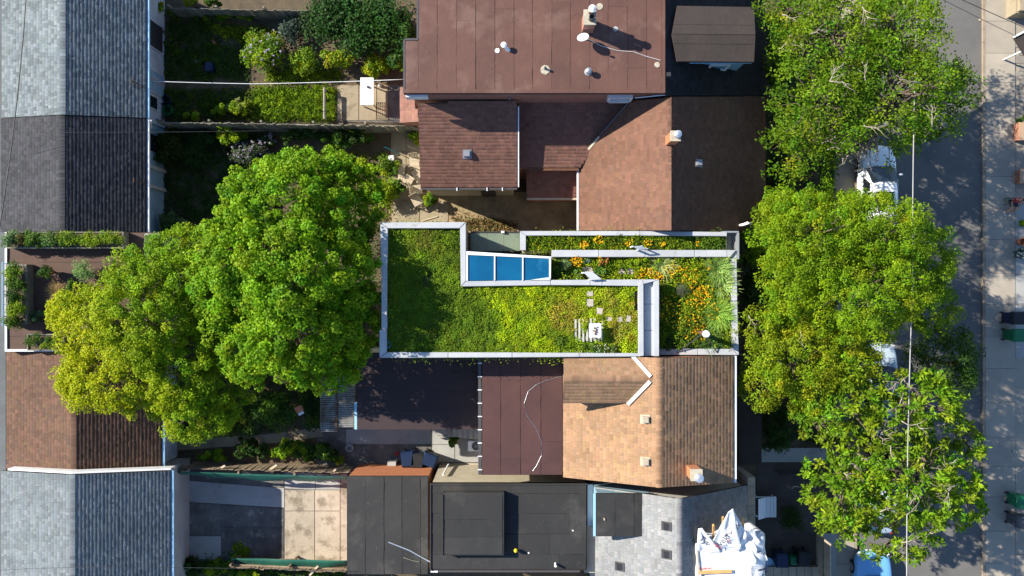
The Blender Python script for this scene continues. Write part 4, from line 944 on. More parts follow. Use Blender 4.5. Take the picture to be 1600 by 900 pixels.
# stepping stones
for lab, pts, zz in (('upper green roof', [(922, 459, 10, 8), (922, 473, 11, 12), (937, 486, 10, 10), (952, 498, 9, 7), (969, 499, 8, 8), (982, 498, 8, 10)], ZSM), ('terrace planting by the strip', [(918, 421, 16, 9), (972, 424, 9, 8), (985, 424, 9, 9), (1015, 423, 8, 9), (948, 425, 8, 6)], ZSR), ('planted strip roof', [(996, 379, 14, 7)], ZST)):
    for k, (x, y, w, h) in enumerate(pts):
        p, q = W(x - w / 2, y + h / 2, zz + .15), W(x + w / 2, y - h / 2, zz + .15)
        o = MB().box(p.x, q.x, p.y, q.y, zz - .01, zz + .16).build('stepping_stone', M['paver'], bevel=.012)
        o.rotation_euler = (0, 0, random.gauss(0, .06))
        nm = {0: 'first', 1: 'second', 2: 'third', 3: 'fourth', 4: 'fifth', 5: 'sixth'}[k]
        if zz == ZSM: lab2 = f'{nm} pale stepping stone in the path on the upper green roof, counted from the parapet'
        elif zz == ZST: lab2 = 'single pale stepping stone on the narrow planted strip roof'
        else: lab2 = ['wide grey stepping stone beside the white step plate', 'pale stepping stone in mid terrace strip, left of a pair', 'pale stepping stone in mid terrace strip, right of a pair', 'pale stepping stone behind the orange flowers on the terrace', 'small half-hidden stepping stone right of the white step plate'][k]
        tag(o, lab2, 'stepping stone', 'stepping stones on the green roof')
# slatted pallet and the little planter table on it
pl_ = thing('slatted_pallet', 'whitewashed slatted pallet half overgrown by sedum on green roof', 'pallet', W(918, 517, ZSM))
for k in range(8):
    x = 899.5 + k * 6.0; p, q = W(x - 1.5, 534 - (k % 2), ZSM + .22), W(x + 1.5, 499 - k * .3, ZSM + .22); MB().box(p.x, q.x, p.y, q.y, ZSM + .17, ZSM + .2).build('slat', M['offwhite'], pl_)
for y in (503, 516, 529):
    p, q = W(898, y + 1.6, ZSM + .17), W(944, y - 1.6, ZSM + .17); MB().box(p.x, q.x, p.y, q.y, ZSM + .0, ZSM + .168).build('bearer', M['greywood'], pl_)
tb = thing('side_table', 'small square white table on the slatted pallet', 'table', W(930, 517, ZSM + .2))
ZTB = ZSM + .62; p, q = W(920.5, 527.5, ZTB), W(939.5, 505.5, ZTB)
MB().box(p.x, q.x, p.y, q.y, ZTB - .05, ZTB).build('table_top', M['white'], tb, bevel=.008)
for x in (p.x + .05, q.x - .05):
    for y in (p.y + .05, q.y - .05): MB().box(x - .02, x + .02, y - .02, y + .02, ZSM + .2, ZTB - .05).build('leg', M['white'], tb)
fg = thing('fruit_plate', 'brown and green pieces heaped on the small white roof table', 'plate', W(930, 517, ZTB))
for k in range(11):
    c_ = W(928 + random.uniform(-2, 5), 511 + k * 1.1, ZTB); MB().lathe(c_, [(.012, 0), (.032, .02), (.03, .05), (.01, .07)], 8).build('piece', M[('terracotta', 'rust', 'greenbin')[k % 3] if k % 4 else 'concap'], fg, smooth=True)
# flue with guy rods on the terrace
fl = thing('flue_pipe', 'white capped steel flue pipe with two guy rods on the terrace', 'flue', W(1092, 526, ZSR))
b_ = W(1104, 522, 7.2); f0 = Vector((b_.x, b_.y, ZSR - .02))
MB().lathe(f0, [(.09, 0), (.09, 1.36)], 14).build('pipe', M['rust'], fl, smooth=True)
MB().lathe(f0 + Vector((0, 0, 1.34)), [(.13, 0), (.145, .02), (.145, .16), (.12, .2), (.03, .215)], 18).build('cap', M['whiteplastic'], fl, smooth=False)
for x, y in ((1058, 551), (1121, 551)): MB().tube([f0 + Vector((0, 0, .95)), W(x, y, ZR + .005)], .024, 6).build('guy_rod', M['darkmetal'], fl)
tag(MB().lathe(W(607, 538, ZSM), [(.10, 0), (.13, .2), (.14, .2), (.12, .19), (.10, .04)], 16).build('bucket', mat('light_blue_plastic', (.04, .26, .5), rough=.4)), 'light blue bucket in the corner of the green roof', 'bucket')

# ------------------------------------------------------------------ tan shingled house
hF = thing('house', 'tan shingled gable house with cross dormer and brick chimney', 'house', W(1000, 655, 0), 'row houses')
FW = plx(1030, 6.9, .466); FE = plx(1030, 6.9, -.25)
YF0 = -2.815; YF1 = W(0, 762, 6.9).y; xr = W(1030, 0, 6.9).x
def fz(x): return 6.9 - .466 * abs(x - xr)
xw = hit(880, 650, FW).x; xe = hit(1147, 650, FE).x
for xs, pl, (xa, xb) in (('w', FW, (xw, xr - .001)), ('e', FE, (xr + .001, xe))):
    pts = [Vector((xa, YF0, plane_z(pl, (xa, 0)))), Vector((xb, YF0, plane_z(pl, (xb, 0)))), Vector((xb, YF1, plane_z(pl, (xb, 0)))), Vector((xa, YF1, plane_z(pl, (xa, 0))))]
    rf = MB().slab(pts, .12).build('roof', M['deck'], hF); shingles(rf, pts, TANF, expo=.148, wid=.24, lift=(0., .0006))
    q = [Vector((xa + (.2 if xs == 'w' else 0), YF0 - .02, 0)), Vector((xb - (.2 if xs == 'e' else 0), YF0 - .02, 0)), Vector((xb - (.2 if xs == 'e' else 0), YF1 + .2, 0)), Vector((xa + (.2 if xs == 'w' else 0), YF1 + .2, 0))]
    MB().down([Vector((p.x, p.y, plane_z(pl, p) - .13)) for p in q], -.02).build('wall', M['orangebrick'], hF)
ridge_caps(hF, (xr, YF1, 6.9), (xr, YF0 - 0.02, 6.9), .466, .466, (1, 0, 0), TANF[1])
for s_, (xa, m_) in ((1, (xe, 'gutter')),): MB().box(xa + .004, xa + .11, YF1, YF0, plane_z(FE, (xa, 0)) - .15, plane_z(FE, (xa, 0)) - .03).build('gutter', M[m_], hF)
# cross dormer
yr = W(0, 591.5, 6.78).y; DN = (6.78 + .40 * yr, 0, -.40); DS = (6.78 - .40 * yr, 0, .40)
xd = hit(881, 591, DS).x
def vmeet(y, pl):                         # where the dormer plane meets the main west slope
    z = plane_z(pl, (0, y)); return xr - (6.9 - z) / .466
ye = -4.72; yn_ = YF0 - .004
ptsS = [Vector((xd, yr, 6.78)), Vector((vmeet(yr, DS), yr, 6.78)), Vector((vmeet(ye, DS), ye, plane_z(DS, (0, ye)))), Vector((xd, ye, plane_z(DS, (0, ye))))]
ptsN = [Vector((xd, yr, 6.78)), Vector((vmeet(yr, DN), yr, 6.78)), Vector((vmeet(yn_, DN), yn_, plane_z(DN, (0, yn_)))), Vector((xd, yn_, plane_z(DN, (0, yn_))))]
for pts in (ptsS, ptsN):
    rf = MB().slab(pts, .1).build('dormer_roof', M['deck'], hF); shingles(rf, pts, TANF, expo=.148, wid=.24, lift=(0., .0006))
ridge_caps(hF, (xd, yr, 6.78), (vmeet(yr, DS), yr, 6.78), .4, .4, (0, 1, 0), TANF[1])
zE = plane_z(DS, (0, ye)) - .11
MB().down([Vector((xd + .12, yn_ - .02, zE)), Vector((xd + .12, yr, 6.66)), Vector((xd + .12, ye + .14, zE)), Vector((vmeet(ye, DS) - .3, ye + .14, zE)), Vector((vmeet(ye, DS) - .3, yr, 6.5)), Vector((vmeet(ye, DS) - .3, yn_ - .02, zE))], 4.6).build('dormer_wall', M['cream'], hF)
for p, q in ((ptsS[1], ptsS[2]), (ptsN[1], ptsN[2])):
    d_ = (q - p); MB().beam(p + d_ * .10 + Vector((0, 0, .075)), p + d_ * 1.04 + Vector((0, 0, .075)), .14, .05).build('valley_flashing', M['white'], hF)
def on_w(x, y): return hit(x, y, FW)
for x, y in ((1008, 655), (1008, 721)): roof_box_vent(hF, x, y, FW, .30, M['palewood'], .2)
c = hit(1080, 740, FE); chimney(hF, c.x - .2, c.x + .22, c.y - .06, c.y + .36, c.z - .8, c.z + .85, 'orangebrick', [(.62, .35, .13, .12, 'galv', 'galv')], .07)
# rear flat roof, rear porch, front porch
Z2 = 5.0; p, q = W(752, 742, Z2), W(879.5, 562, Z2); q.y = YF0 - .06
MB().box(p.x + .1, q.x - .05, p.y + .15, q.y - .02, -.02, Z2 - .16).build('wall', M['cream'], hF)
r2 = MB().box(p.x, q.x, p.y, q.y, Z2 - .15, Z2).build('flat_roof', M['seam'], hF)
sheets(r2, 0, 0, p.y + .01, q.y - .01, Z2, [p.x + .04] + [W(x, 0, Z2).x for x in (782, 813, 845)] + [q.x - .01], M['purplemem'], 'x', breaks=1)
gu = MB().box(p.x - .13, p.x - .01, p.y, q.y, Z2 - .2, Z2 - .02).build('gutter', M['dkgutter'], hF)
for k in range(9):
    yy = p.y + (q.y - p.y) * (k + .4) / 9; MB().box(p.x - .15, p.x + .03, yy - .02, yy + .02, Z2 - .015, Z2 + .028).build('gutter_bracket', M['gutter'], gu)
cw = [W(x, y, Z2 + .035) for x, y in ((877, 588), (855, 594), (838, 601), (825, 612), (819, 630), (824, 650), (838, 670), (846, 690), (846, 712), (838, 728), (832, 736))]
tag(MB().tube(cw, .008, 6).build('loose_cable', M['steel']), 'pale cable lying in an S curve on the plum flat roof', 'cable')
z3 = 3.2; p3, q3 = W(558, 671, z3), W(751, 562, z3); q3.y = YF0 - .1
MB().box(p3.x + .2, q3.x - .05, p3.y + .55, q3.y, -.02, z3 - .13).build('porch_wall', M['cream'], hF)
r3 = MB().box(p3.x, p.x - .14, p3.y, q3.y, z3 - .12, z3).build('porch_roof', M['seam'], hF)
sheets(r3, p3.x, p.x - .15, 0, 0, z3, list(np.linspace(p3.y, q3.y, 5)), M['dkporch'], 'y', gap=.008, breaks=1)
ga, gb_ = W(558, 671, z3), W(558, 629, z3); MB().box(ga.x - .12, ga.x - .01, ga.y, gb_.y, z3 - .12, z3 - .01).build('gutter', M['bluegut'], hF)
z4 = 3.0; p4, q4 = W(1150, 726, z4), W(1190, 556, z4)
MB().box(p4.x + .1, q4.x - .15, p4.y + .15, q4.y - .1, -.02, .35).build('porch_floor', M['greywood'], hF)
r4 = MB().box(p4.x + .12, q4.x, p4.y, q4.y, z4 - .14, z4).build('porch_roof', M['seam'], hF)
sheets(r4, p4.x + .12, q4.x, 0, 0, z4, [p4.y, p4.y + .42, p4.y + 1.6, p4.y + 2.9, q4.y], M['darkbrown'], 'y', gap=.01, breaks=0)
for yy in (p4.y + .2, (p4.y + q4.y) / 2, q4.y - .2): MB().box(q4.x - .2, q4.x - .08, yy - .06, yy + .06, .3, z4 - .15).build('porch_post', M['white'], hF)
# basement steps beside the porch
stp = thing('concrete_steps', 'row of concrete steps beside the dark porch roof', 'steps', W(715, 674, 0))
for k in range(8):
    p, q = W(683 + k * 8.6, 679.5, .04), W(683 + (k + 1) * 8.6 - .4, 664, .04); zz = .06 + k * .17
    MB().box(p.x, q.x, p.y, q.y, -.02, zz).build('step', M['greyconc'], stp)
p, q = W(683, 683, .1), W(752, 680, .1); MB().box(p.x, q.x, p.y, q.y, -.02, .3).build('side_kerb', M['greyconc'], stp)

# ------------------------------------------------------------------ black flat-roofed building
hH = thing('house', 'house with two black flat roof levels and a raised hatch', 'house', W(730, 820, 0), 'row houses')
z5 = 2.9; p, q = W(542, 897, z5), W(673, 744, z5)
MB().box(p.x + .03, q.x - .13, p.y + .03, q.y - .06, -.02, z5 - .12).build('wall', M['orangebrick'], hH)
r5 = MB().box(p.x, q.x - .1, p.y, q.y, z5 - .11, z5).build('flat_roof', M['seam'], hH)
sheets(r5, 0, 0, p.y, q.y, z5, [p.x + .01] + [W(x, 0, z5).x for x in (571, 600, 628, 657)] + [q.x - .12], M['blackmem'], 'x', gap=.012, breaks=0)
dpz = W(697, 725, 1.0); MB().beam(W(692, 742, 2.7), W(701, 725, .6), .06).build('downpipe', M['gutter'], hH)
z6 = 4.1; p6, q6 = W(672, 891, z6), W(917, 755, z6)
MB().box(p6.x + .06, q6.x - .02, p6.y + .06, q6.y - .08, -.02, z6 - .16).build('wall', M['cream'], hH)
r6 = MB().box(p6.x, q6.x, p6.y, q6.y, z6 - .15, z6).build('flat_roof', M['seam'], hH)
sheets(r6, p6.x + .04, q6.x - .03, 0, 0, z6, [W(0, y, z6).y for y in (889, 866, 834, 802, 771, 757.5)], M['blackmem'], 'y', gap=.012, breaks=1)
MB().box(p6.x, p6.x + .05, p6.y, q6.y, z6 - .18, z6 + .07).build('edge_trim', M['blackmem'], hH); MB().box(p6.x + .051, q6.x, q6.y - .06, q6.y, z6 - .18, z6 + .068).build('edge_trim', M['blackmem'], hH)
gt = MB().box(p6.x, q6.x - .3, p6.y - .1, p6.y - .005, z6 - .13, z6 - .02).build('gutter', M['dkgutter'], hH)
MB().pbox(673, 892, 684, 894.5, z6 - .12, z6 - .0).build('gutter_end', M['gutter'], gt)
hx = MB().pbox(691, 770, 788, 868, z6 + .0, z6 + .45).build('roof_hatch', M['blackmem'], hH, bevel=.02)
debris(r6, p6.x + .2, q6.x - .2, p6.y + .2, q6.y - .2, z6 + .045, 200); debris(r5, p.x + .2, q.x - .3, p.y + .2, q.y - .2, z5 + .045, 120)
a, b = W(692, 868, z6 + .45), W(787, 771, z6 + .45)
sheets(hx, a.x + .05, b.x - .05, 0, 0, z6 + .452, [a.y + .05, a.y + .8, a.y + 1.55, b.y - .05], M['blackmem'], 'y', gap=.012, breaks=0)
MB().pbox(690, 773, 692.4, 868, z6 + .02, z6 + .51).build('hatch_rim', M['blackmem'], hx)
def bulb(px, py, z, m_, lab, r=.09):
    o = MB().lathe(W(px, py, z), [(r * .5, 0), (r * .5, .1), (r * .9, .14), (r, .22), (r * .7, .3), (r * .15, .33)], 14).build('roof_vent', M[m_], hH, smooth=True)
bulb(806, 858, z6 + .02, 'yellow', ''); rpipe(hH, (868, 880), z6 + .01, (-.02, -.03), .05, 'pipeplastic', .3)
for x, y in ((895, 829), (826, 864)): disc(hH, x, y, z6 + .04, .035, 'white')
# pole lying on the lower black roof
tag(MB().tube([W(607, 847, z5 + .06), W(640, 860, z5 + .06), W(672, 878, z5 + .08)], .03, 8).build('metal_pole', M['galv']), 'thin metal pole lying aslant on the lower black roof', 'pole')
tag(MB().tube([W(630, 871, z5 + .05), W(645, 876, z5 + .05), W(655, 878, z5 + .05)], .02, 6).build('short_rod', M['greywood']), 'short stick on the lower black roof below the pole', 'stick')

# ------------------------------------------------------------------ grey shingled house
hJ = thing('house', 'grey shingled gable house with a blue shaded side and wrapped addition', 'house', W(1045, 850, 0), 'row houses')
JW = plx(1062, 6.4, .60); JE = plx(1062, 6.4, -.66); yj0 = W(0, 779.5, 6.4).y; yj1 = yj0 - 9; xr = W(1062, 0, 6.4).x
xw = hit(930, 800, JW).x; xe = hit(1168, 800, JE).x
for s_, pl, xa, xb in (('w', JW, xw, xr - .001), ('e', JE, xr + .001, xe)):
    pts = [Vector((x, y, plane_z(pl, (x, y)))) for x, y in ((xa, yj0), (xb, yj0), (xb, yj1), (xa, yj1))]
    rf = MB().slab(pts, .12).build('roof', M['deck'], hJ); shingles(rf, pts, GREYJ, expo=.15, wid=.22)
    q = [Vector((xa + (.2 if s_ == 'w' else 0), yj0 - .08, 0)), Vector((xb - (.2 if s_ == 'e' else 0), yj0 - .08, 0)), Vector((xb - (.2 if s_ == 'e' else 0), yj1 + .2, 0)), Vector((xa + (.2 if s_ == 'w' else 0), yj1 + .2, 0))]
    MB().down([Vector((p.x, p.y, plane_z(pl, p) - .13)) for p in q], -.02).build('wall', M['offwhite'], hJ)
ridge_caps(hJ, (xr, yj1, 6.4), (xr, yj0, 6.4), .66, .60, (1, 0, 0), GREYJ[1])
# black flat dormer on the west pitch
zd = 5.55; p, q = W(931, 838, zd), W(1018, 771, zd)
MB().box(p.x + .08, q.x - .02, p.y + .08, q.y - .06, 3.4, zd - .1).build('dormer_wall', M['bluewall'], hJ)
dr_ = MB().box(p.x, q.x + .1, p.y, q.y, zd - .09, zd).build('dormer_roof', M['seam'], hJ)
sheets(dr_, 0, 0, p.y, q.y, zd, [p.x + .01, p.x + .8, p.x + 1.6, q.x + .09], M['blackmem'], 'x', gap=.012, breaks=0)
MB().box(p.x - .1, p.x - .005, p.y, q.y, zd - .12, zd - .02).build('gutter', M['bluegut'], hJ)
MB().obox(W(944, 811, zd + .03), .06, .1, .04, .4).build('leaf_guard', M['palewood'], hJ)
for x, y in ((1041, 822), (1041, 866), (968, 885)): roof_box_vent(hJ, x, y, JW, .30, M['darkmetal'], .1)
# sloped metal flashing between the black roof and the grey pitch
MB().pbox(918, 757, 929.5, 822, 3.4, 3.75).build('side_flashing', M['galv'], hJ)
MB().pbox(913, 822.5, 929.5, 895, 3.4, 3.8).build('side_flashing', M['greyconc'], hJ)
# ledge on the street side
ld = MB().pbox(1168, 746, 1180, 836, 2.4, 3.3).build('porch_ledge', M['offwhite'], hJ)
for k in range(6):
    p, q = W(1168.5, 759 + k * 14.6, 3.33), W(1179.5, 746 + k * 14.6, 3.33); MB().box(p.x, q.x, p.y, q.y, 3.29, 3.325).build('ledge_slab', M['palewood'], ld)
MB().pbox(1168, 746, 1180, 836, -.02, 2.38).build('porch_wall', M['offwhite'], hJ)

# addition wrapped in white housewrap with studs poking out
wr = thing('wrapped_addition', 'roof addition wrapped in crumpled white printed sheet with bare studs', 'addition', W(1140, 850, 3.6))
p0, p1 = W(1087, 960, 5.9), W(1190, 845, 5.9)
n = 34; V = []; F_ = []
def wz(x, y):
    z = 5.95 - .45 * max(0, (x - p1.x + .45)) ** 1.5 + .022 * math.sin(x * 6 + y * 2.3) * math.sin(y * 3.1 - x) + .012 * math.sin(y * 9 - x * 4) + .006 * math.sin(x * 23 + y * 9)
    f = (p1.y + .25 - y)
    if f < .35: z -= (.35 - f) ** 1.5 * 1.2
    return z
X0, X1, Y0, Y1 = p0.x, p1.x + .22, p0.y, p1.y + .2
for j in range(n + 1):
    for i in range(n + 1):
        x = X0 + (X1 - X0) * i / n; y = Y0 + (Y1 - Y0) * j / n
        V.append((x + .03 * math.sin(y * 6), y + .05 * math.sin(x * 8), wz(x, y)))
for j in range(n):
    for i in range(n): k = j * (n + 1) + i; F_.append((k, k + 1, k + n + 2, k + n + 1))
b0 = len(V)                                                # skirt down to the roof
per = [i for i in range(n + 1)] + [j * (n + 1) + n for j in range(1, n + 1)] + [n * (n + 1) + i for i in range(n - 1, -1, -1)] + [j * (n + 1) for j in range(n - 1, 0, -1)]
for k, i in enumerate(per): x, y, z = V[i]; V.append((x + .06 * math.sin(k * .9), y + .07 * math.sin(k * .7), 3.5))
for k in range(len(per)): F_.append((per[k], b0 + k, b0 + (k + 1) % len(per), per[(k + 1) % len(per)]))
m_ = MB(); m_.add(V, F_); m_.build('wrap_sheet', M['wrap'], wr, smooth=True)
def flap(poly, zs, nm='loose_flap', k=18, fold=.035):      # loose sheets standing up against the studs
    P = [W(x, y, z) for (x, y), z in zip(poly, zs)]           # four corners: tip-left, tip-right, base-right, base-left
    vs = []; fs = []; sd = random.random() * 6
    for i in range(k + 1):
        for j in range(k + 1):
            u, v = i / k, j / k; pt = P[0] * (1 - u) * (1 - v) + P[1] * u * (1 - v) + P[2] * u * v + P[3] * (1 - u) * v
            f = fold * (math.sin(u * 7 + v * 3 + sd) + .6 * math.sin(u * 13 - v * 5 + sd) + .4 * math.sin(v * 11 + sd)) * math.sin(min(1, v * 1.6) * 1.57)
            vs.append(pt + Vector((.25 * f, .2 * f, f)))
    for i in range(k):
        for j in range(k): q = i * (k + 1) + j; fs.append((q, q + 1, q + k + 2, q + k + 1))
    m = MB(); m.add(vs, fs); o = m.build(nm, M['wrap'], wr, smooth=True); s = o.modifiers.new('t', 'SOLIDIFY'); s.thickness = .01
    return o
flap([(1091, 826), (1097, 825), (1126, 863), (1088, 864)], [6.3, 6.3, 5.98, 5.9])
flap([(1138, 800), (1145, 795), (1160, 860), (1110, 850)], [6.75, 6.75, 6.0, 6.0]); flap([(1145.4, 794.5), (1148, 800), (1166, 832), (1150, 862)], [6.73, 6.65, 6.1, 5.98])
flap([(1162, 833), (1177, 826), (1190, 852), (1150, 862)], [6.15, 6.0, 5.7, 6.0], fold=.08); flap([(1172, 846), (1186, 846), (1198, 876), (1176, 880)], [6.0, 5.8, 5.6, 5.95], fold=.08)
for x, y0_, y1_, m_ in ((1086.5, 822, 860, 'darkmetal'), (1114.5, 820, 844, 'freshwood'), (1129.5, 808, 830, 'freshwood'), (1161, 810, 826, 'freshwood')):
    MB().beam(W(x, y0_, 6.25), W(x, y1_ + 8, 5.6), .07, .09).build('stud', M[m_], wr)
MB().beam(W(1093, 894.5, 6.07), W(1143.5, 892.5, 6.07), .13, .05).build('batten', M['freshwood'], wr)
MB().beam(W(1089, 850, 6.0), W(1092, 900, 6.05), .05, .04).build('batten', M['palewood'], wr)
def lettering(txt, px, py, z, size, rot, m_, tilt=(0, 0)):
    cu = bpy.data.curves.new('t', 'FONT'); cu.body = txt; cu.size = size; cu.extrude = .002
    to = bpy.data.objects.new('t', cu); COL.objects.link(to)
    dg = bpy.context.evaluated_depsgraph_get(); me = bpy.data.meshes.new_from_object(to.evaluated_get(dg)); bpy.data.objects.remove(to)
    me.materials.clear(); me.materials.append(M[m_])
    o = bpy.data.objects.new('printed_lettering', me); COL.objects.link(o); o.parent = wr
    L = W(px, py, z) - LOC[wr.name]; o.location = L; o.rotation_euler = (tilt[0], tilt[1], rot); LOC[o.name] = LOC[wr.name].copy()
    return o
bpy.context.view_layer.update()
def drop(txt, px, py, size, rot, m_):
    dg = bpy.context.evaluated_depsgraph_get()
    for z in (6.9,):
        p = W(px, py, 6.0)
        org = Vector((0, 0, CAMH)); d = (p - org).normalized()
        best = None
        for ob in wr.children:
            if ob.name.startswith(('wrap_sheet', 'loose_flap')):
                l0 = org - LOC[wr.name]; ok, loc, nr, _ = ob.evaluated_get(dg).ray_cast(l0, d)
                if ok and (best is None or loc.z > best[0].z): best = (loc.copy(), nr.copy())
        if best is None: return
        loc, nr = best
        if nr.z < 0: nr = -nr
        o = lettering(txt, px, py, 6, size, rot, m_)
        q = nr.to_track_quat('Z', 'Y'); up = Vector((0, 0, 1)).rotation_difference(nr)
        o.rotation_mode = 'QUATERNION'; o.rotation_quaternion = up @ Matrix.Rotation(rot, 3, 'Z').to_quaternion(); o.location = loc + nr * .03
for a_ in (('Ty', 1184, 884, .62, -1.5, 'ink'), ('yvek', 1122, 857, .40, .95, 'ink'), ('Tyvek', 1138, 842, .36, 1.0, 'ink'), ('Tyv', 1091, 842, .34, -.7, 'ink'), ('VVER', 1096, 903, .36, .02, 'ink'), ('en', 1182, 862, .36, -.5, 'ink'),
           ('DUPONT', 1092, 889.5, .13, 0, 'redink'), ('DuPont', 1112, 849, .13, -.35, 'redink'), ('HomeWrap', 1173, 884, .14, -1.55, 'ink'), ('HomeWrap', 1134, 826, .13, 1.05, 'ink'), ('D', 1138, 848, .2, .9, 'redink'), ('vek', 1172, 842, .26, .6, 'ink')):
    drop(*a_)

# ------------------------------------------------------------------ planting on the green roofs
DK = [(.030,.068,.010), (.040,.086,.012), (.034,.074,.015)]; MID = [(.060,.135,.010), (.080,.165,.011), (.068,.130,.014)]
LIME = [(.185,.285,.007), (.16,.26,.006), (.21,.30,.008)]; OLV = [(.075,.105,.007), (.095,.125,.008), (.065,.10,.007)]; YEL = [(.26,.28,.010), (.21,.25,.008)]
ORANGE = [(.72,.37,.010), (.76,.46,.012), (.66,.30,.010), (.70,.50,.02)]; LILAC = [(.34,.28,.42), (.42,.36,.46)]; WHITEF = [(.6,.6,.52), (.55,.56,.45)]
def blob(q, x, y, r): return np.exp(-(((q[:, 0] - x) ** 2 + (q[:, 1] - y) ** 2) / (2 * r * r)))
def mixc(col, w, pal_): return col * (1 - w[:, None]) + pal(len(col), pal_, .14) * w[:, None]
def c_main(q):
    N = len(q); c = pal(N, [tuple(v * 1.3 for v in c_) for c_ in OLV] + MID[:1] + LIME[1:2], .16); x, y = q[:, 0], q[:, 1]; nz = fbm(x * .05, y * .05, 3)
    w = np.clip((x - 725 + 28 * nz) / 60, 0, 1) * np.clip((y - 440) / 8, 0, 1); c = mixc(c, w * .95, LIME + [(.34,.44,.006), (.39,.46,.007), (.28,.39,.006)] + MID[:1] + YEL)
    c = mixc(c, np.clip(blob(q, 665, 372, 14) * 1.1, 0, 1) * .7, [(.17,.13,.03), (.12,.10,.02)]); c = mixc(c, np.clip(fbm(x * .09, y * .09, 8) - .15, 0, .8), LIME)
    red = np.clip(blob(q, 880, 492, 16) + blob(q, 992, 480, 8) + blob(q, 990, 520, 9) + blob(q, 950, 480, 12) * .6 + blob(q, 965, 510, 12) * .5, 0, 1) * (RNG.random(N) < .6)
    c = mixc(c, red * .8, [(.24,.14,.03), (.30,.10,.025), (.26,.2,.03)])
    gr = np.clip(blob(q, 775, 510, 30) + blob(q, 870, 535, 20) + blob(q, 925, 545, 22) + blob(q, 640, 500, 60), 0, 1); c = mixc(c, gr * .75, MID)
    return c
ST_M = [(922, 459, 10, 8), (922, 473, 11, 12), (937, 486, 10, 10), (952, 498, 9, 7), (969, 499, 8, 8), (982, 498, 8, 10), (930, 517, 22, 26), (668, 440, 13, 16), (672, 436, 8, 26), (994, 470, 4, 30)]
ST_T = [(918, 421, 16, 9), (972, 424, 9, 8), (985, 424, 9, 9), (1015, 423, 8, 9), (926, 430, 26, 12)]
up_poly = [(604, 356), (719, 356), (719, 447), (998, 447), (998, 552), (604, 552)]
patch('sedum_meadow', 'mossy sedum planting over the large upper green roof', 'sedum', up_poly, ZSM, 84000, .055, .24, c_main, 3, clump=40, aspect=.8, up=1.3, cs=1.25, holes=ST_M)
patch('sedum_mat', 'low moss carpet under the sedum of the upper green roof', 'moss', up_poly, ZSM, 26000, .07, .05, lambda q: c_main(q) * .9, 5, aspect=.8, up=1.2, holes=ST_M)
patch('sedum_mounds', 'bright lime cushions of stonecrop on the upper green roof', 'sedum', [(745, 452), (905, 448), (995, 450), (996, 548), (800, 550), (770, 500)], ZSM, 30000, .055, .26, lambda q: mixc(pal(len(q), [(.36,.47,.006), (.42,.49,.007), (.27,.40,.006), (.13,.24,.006)], .22), np.clip(blob(q, 882, 493, 22) * 1.2 + blob(q, 990, 490, 12) * 1.2 + blob(q, 960, 515, 14) + blob(q, 950, 470, 12) + .25 * np.clip(fbm(q[:, 0] * .07, q[:, 1] * .07, 9) - .2, 0, 1), 0, 1) * .8, [(.26,.15,.03), (.30,.22,.03), (.20,.15,.04)]), 14, clump=150, aspect=.8, up=1.2, cs=1.7, holes=ST_M)
patch('sedum_mounds', 'scattered olive cushions on the shaded half of the upper green roof', 'sedum', [(606, 358), (717, 358), (717, 450), (760, 470), (760, 548), (606, 548)], ZSM, 14000, .055, .22, lambda q: pal(len(q), OLV + MID + LIME[:1], .2), 15, clump=150, aspect=.8, up=1.1, cs=1.6)
patch('white_sedum_flowers', 'tiny white blossoms dotted over the upper green roof', 'flowers', [(880, 525), (998, 500), (998, 552), (880, 553)], ZSM + .06, 900, .035, .10, lambda q: pal(len(q), WHITEF, .1), 4, 'petal', up=1.2)
patch('white_sedum_flowers', 'sparse white blossoms in the middle of the upper green roof', 'flowers', [(720, 450), (880, 450), (880, 552), (640, 552)], ZSM + .06, 420, .03, .10, lambda q: pal(len(q), WHITEF, .1), 6, 'petal', up=1.2)
def c_strip(q):
    c = pal(len(q), LIME + MID + OLV + YEL[:1], .16); return mixc(c, np.clip((q[:, 0] - 1040) / 60, 0, 1) * .7, MID)
patch('strip_planting', 'mixed grasses and stonecrop on the narrow strip roof', 'planting', [(822, 368), (1127, 368), (1127, 391), (822, 391)], ZST, 17000, .08, .34, c_strip, 7, clump=22, aspect=.4, up=.6)
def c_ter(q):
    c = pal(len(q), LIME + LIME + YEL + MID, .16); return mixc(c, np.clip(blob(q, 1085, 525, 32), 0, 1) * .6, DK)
patch('terrace_planting', 'leafy perennials covering the lower east terrace roof', 'planting', [(864, 402), (1141, 402), (1141, 543), (1031, 543), (1031, 437), (864, 437)], ZSR, 34000, .08, .5, c_ter, 9, clump=22, aspect=.45, up=.7, cs=1.15, holes=ST_T)
gx = [('clump of pale ornamental grass beside the terrace parapet', 1037, 414, 420, .75, .95, [(.20,.28,.10), (.24,.32,.13)]), ('big fountain of ornamental grass in the terrace corner', 1124, 420, 700, .95, .95, [(.13,.25,.06), (.18,.30,.09)]),
      ('second large ornamental grass on the terrace edge', 1130, 445, 480, .85, .95, [(.16,.27,.08), (.2,.31,.11)]), ('bright green ornamental grass halfway down the terrace edge', 1124, 490, 650, .9, .95, [(.12,.25,.035), (.16,.29,.05)]), ('dark ornamental grass in the shaded terrace corner', 1112, 535, 380, .7, 1., [(.05,.13,.045), (.07,.15,.05)]), ('small dark grass tuft between terrace flowers', 1110, 508, 260, .6, 1., [(.06,.15,.05)])]
for lab, x, y, n, L, sprd, p_ in gx: grass_clump(lab, x, y, ZSR, int(n * 1.4), L * .78, sprd * 1.1, [(v0 * 1.7, v1 * 1.45, v2 * 1.3) for v0, v1, v2 in p_], group='ornamental grasses on the terrace', width=.017, base_r=.22)
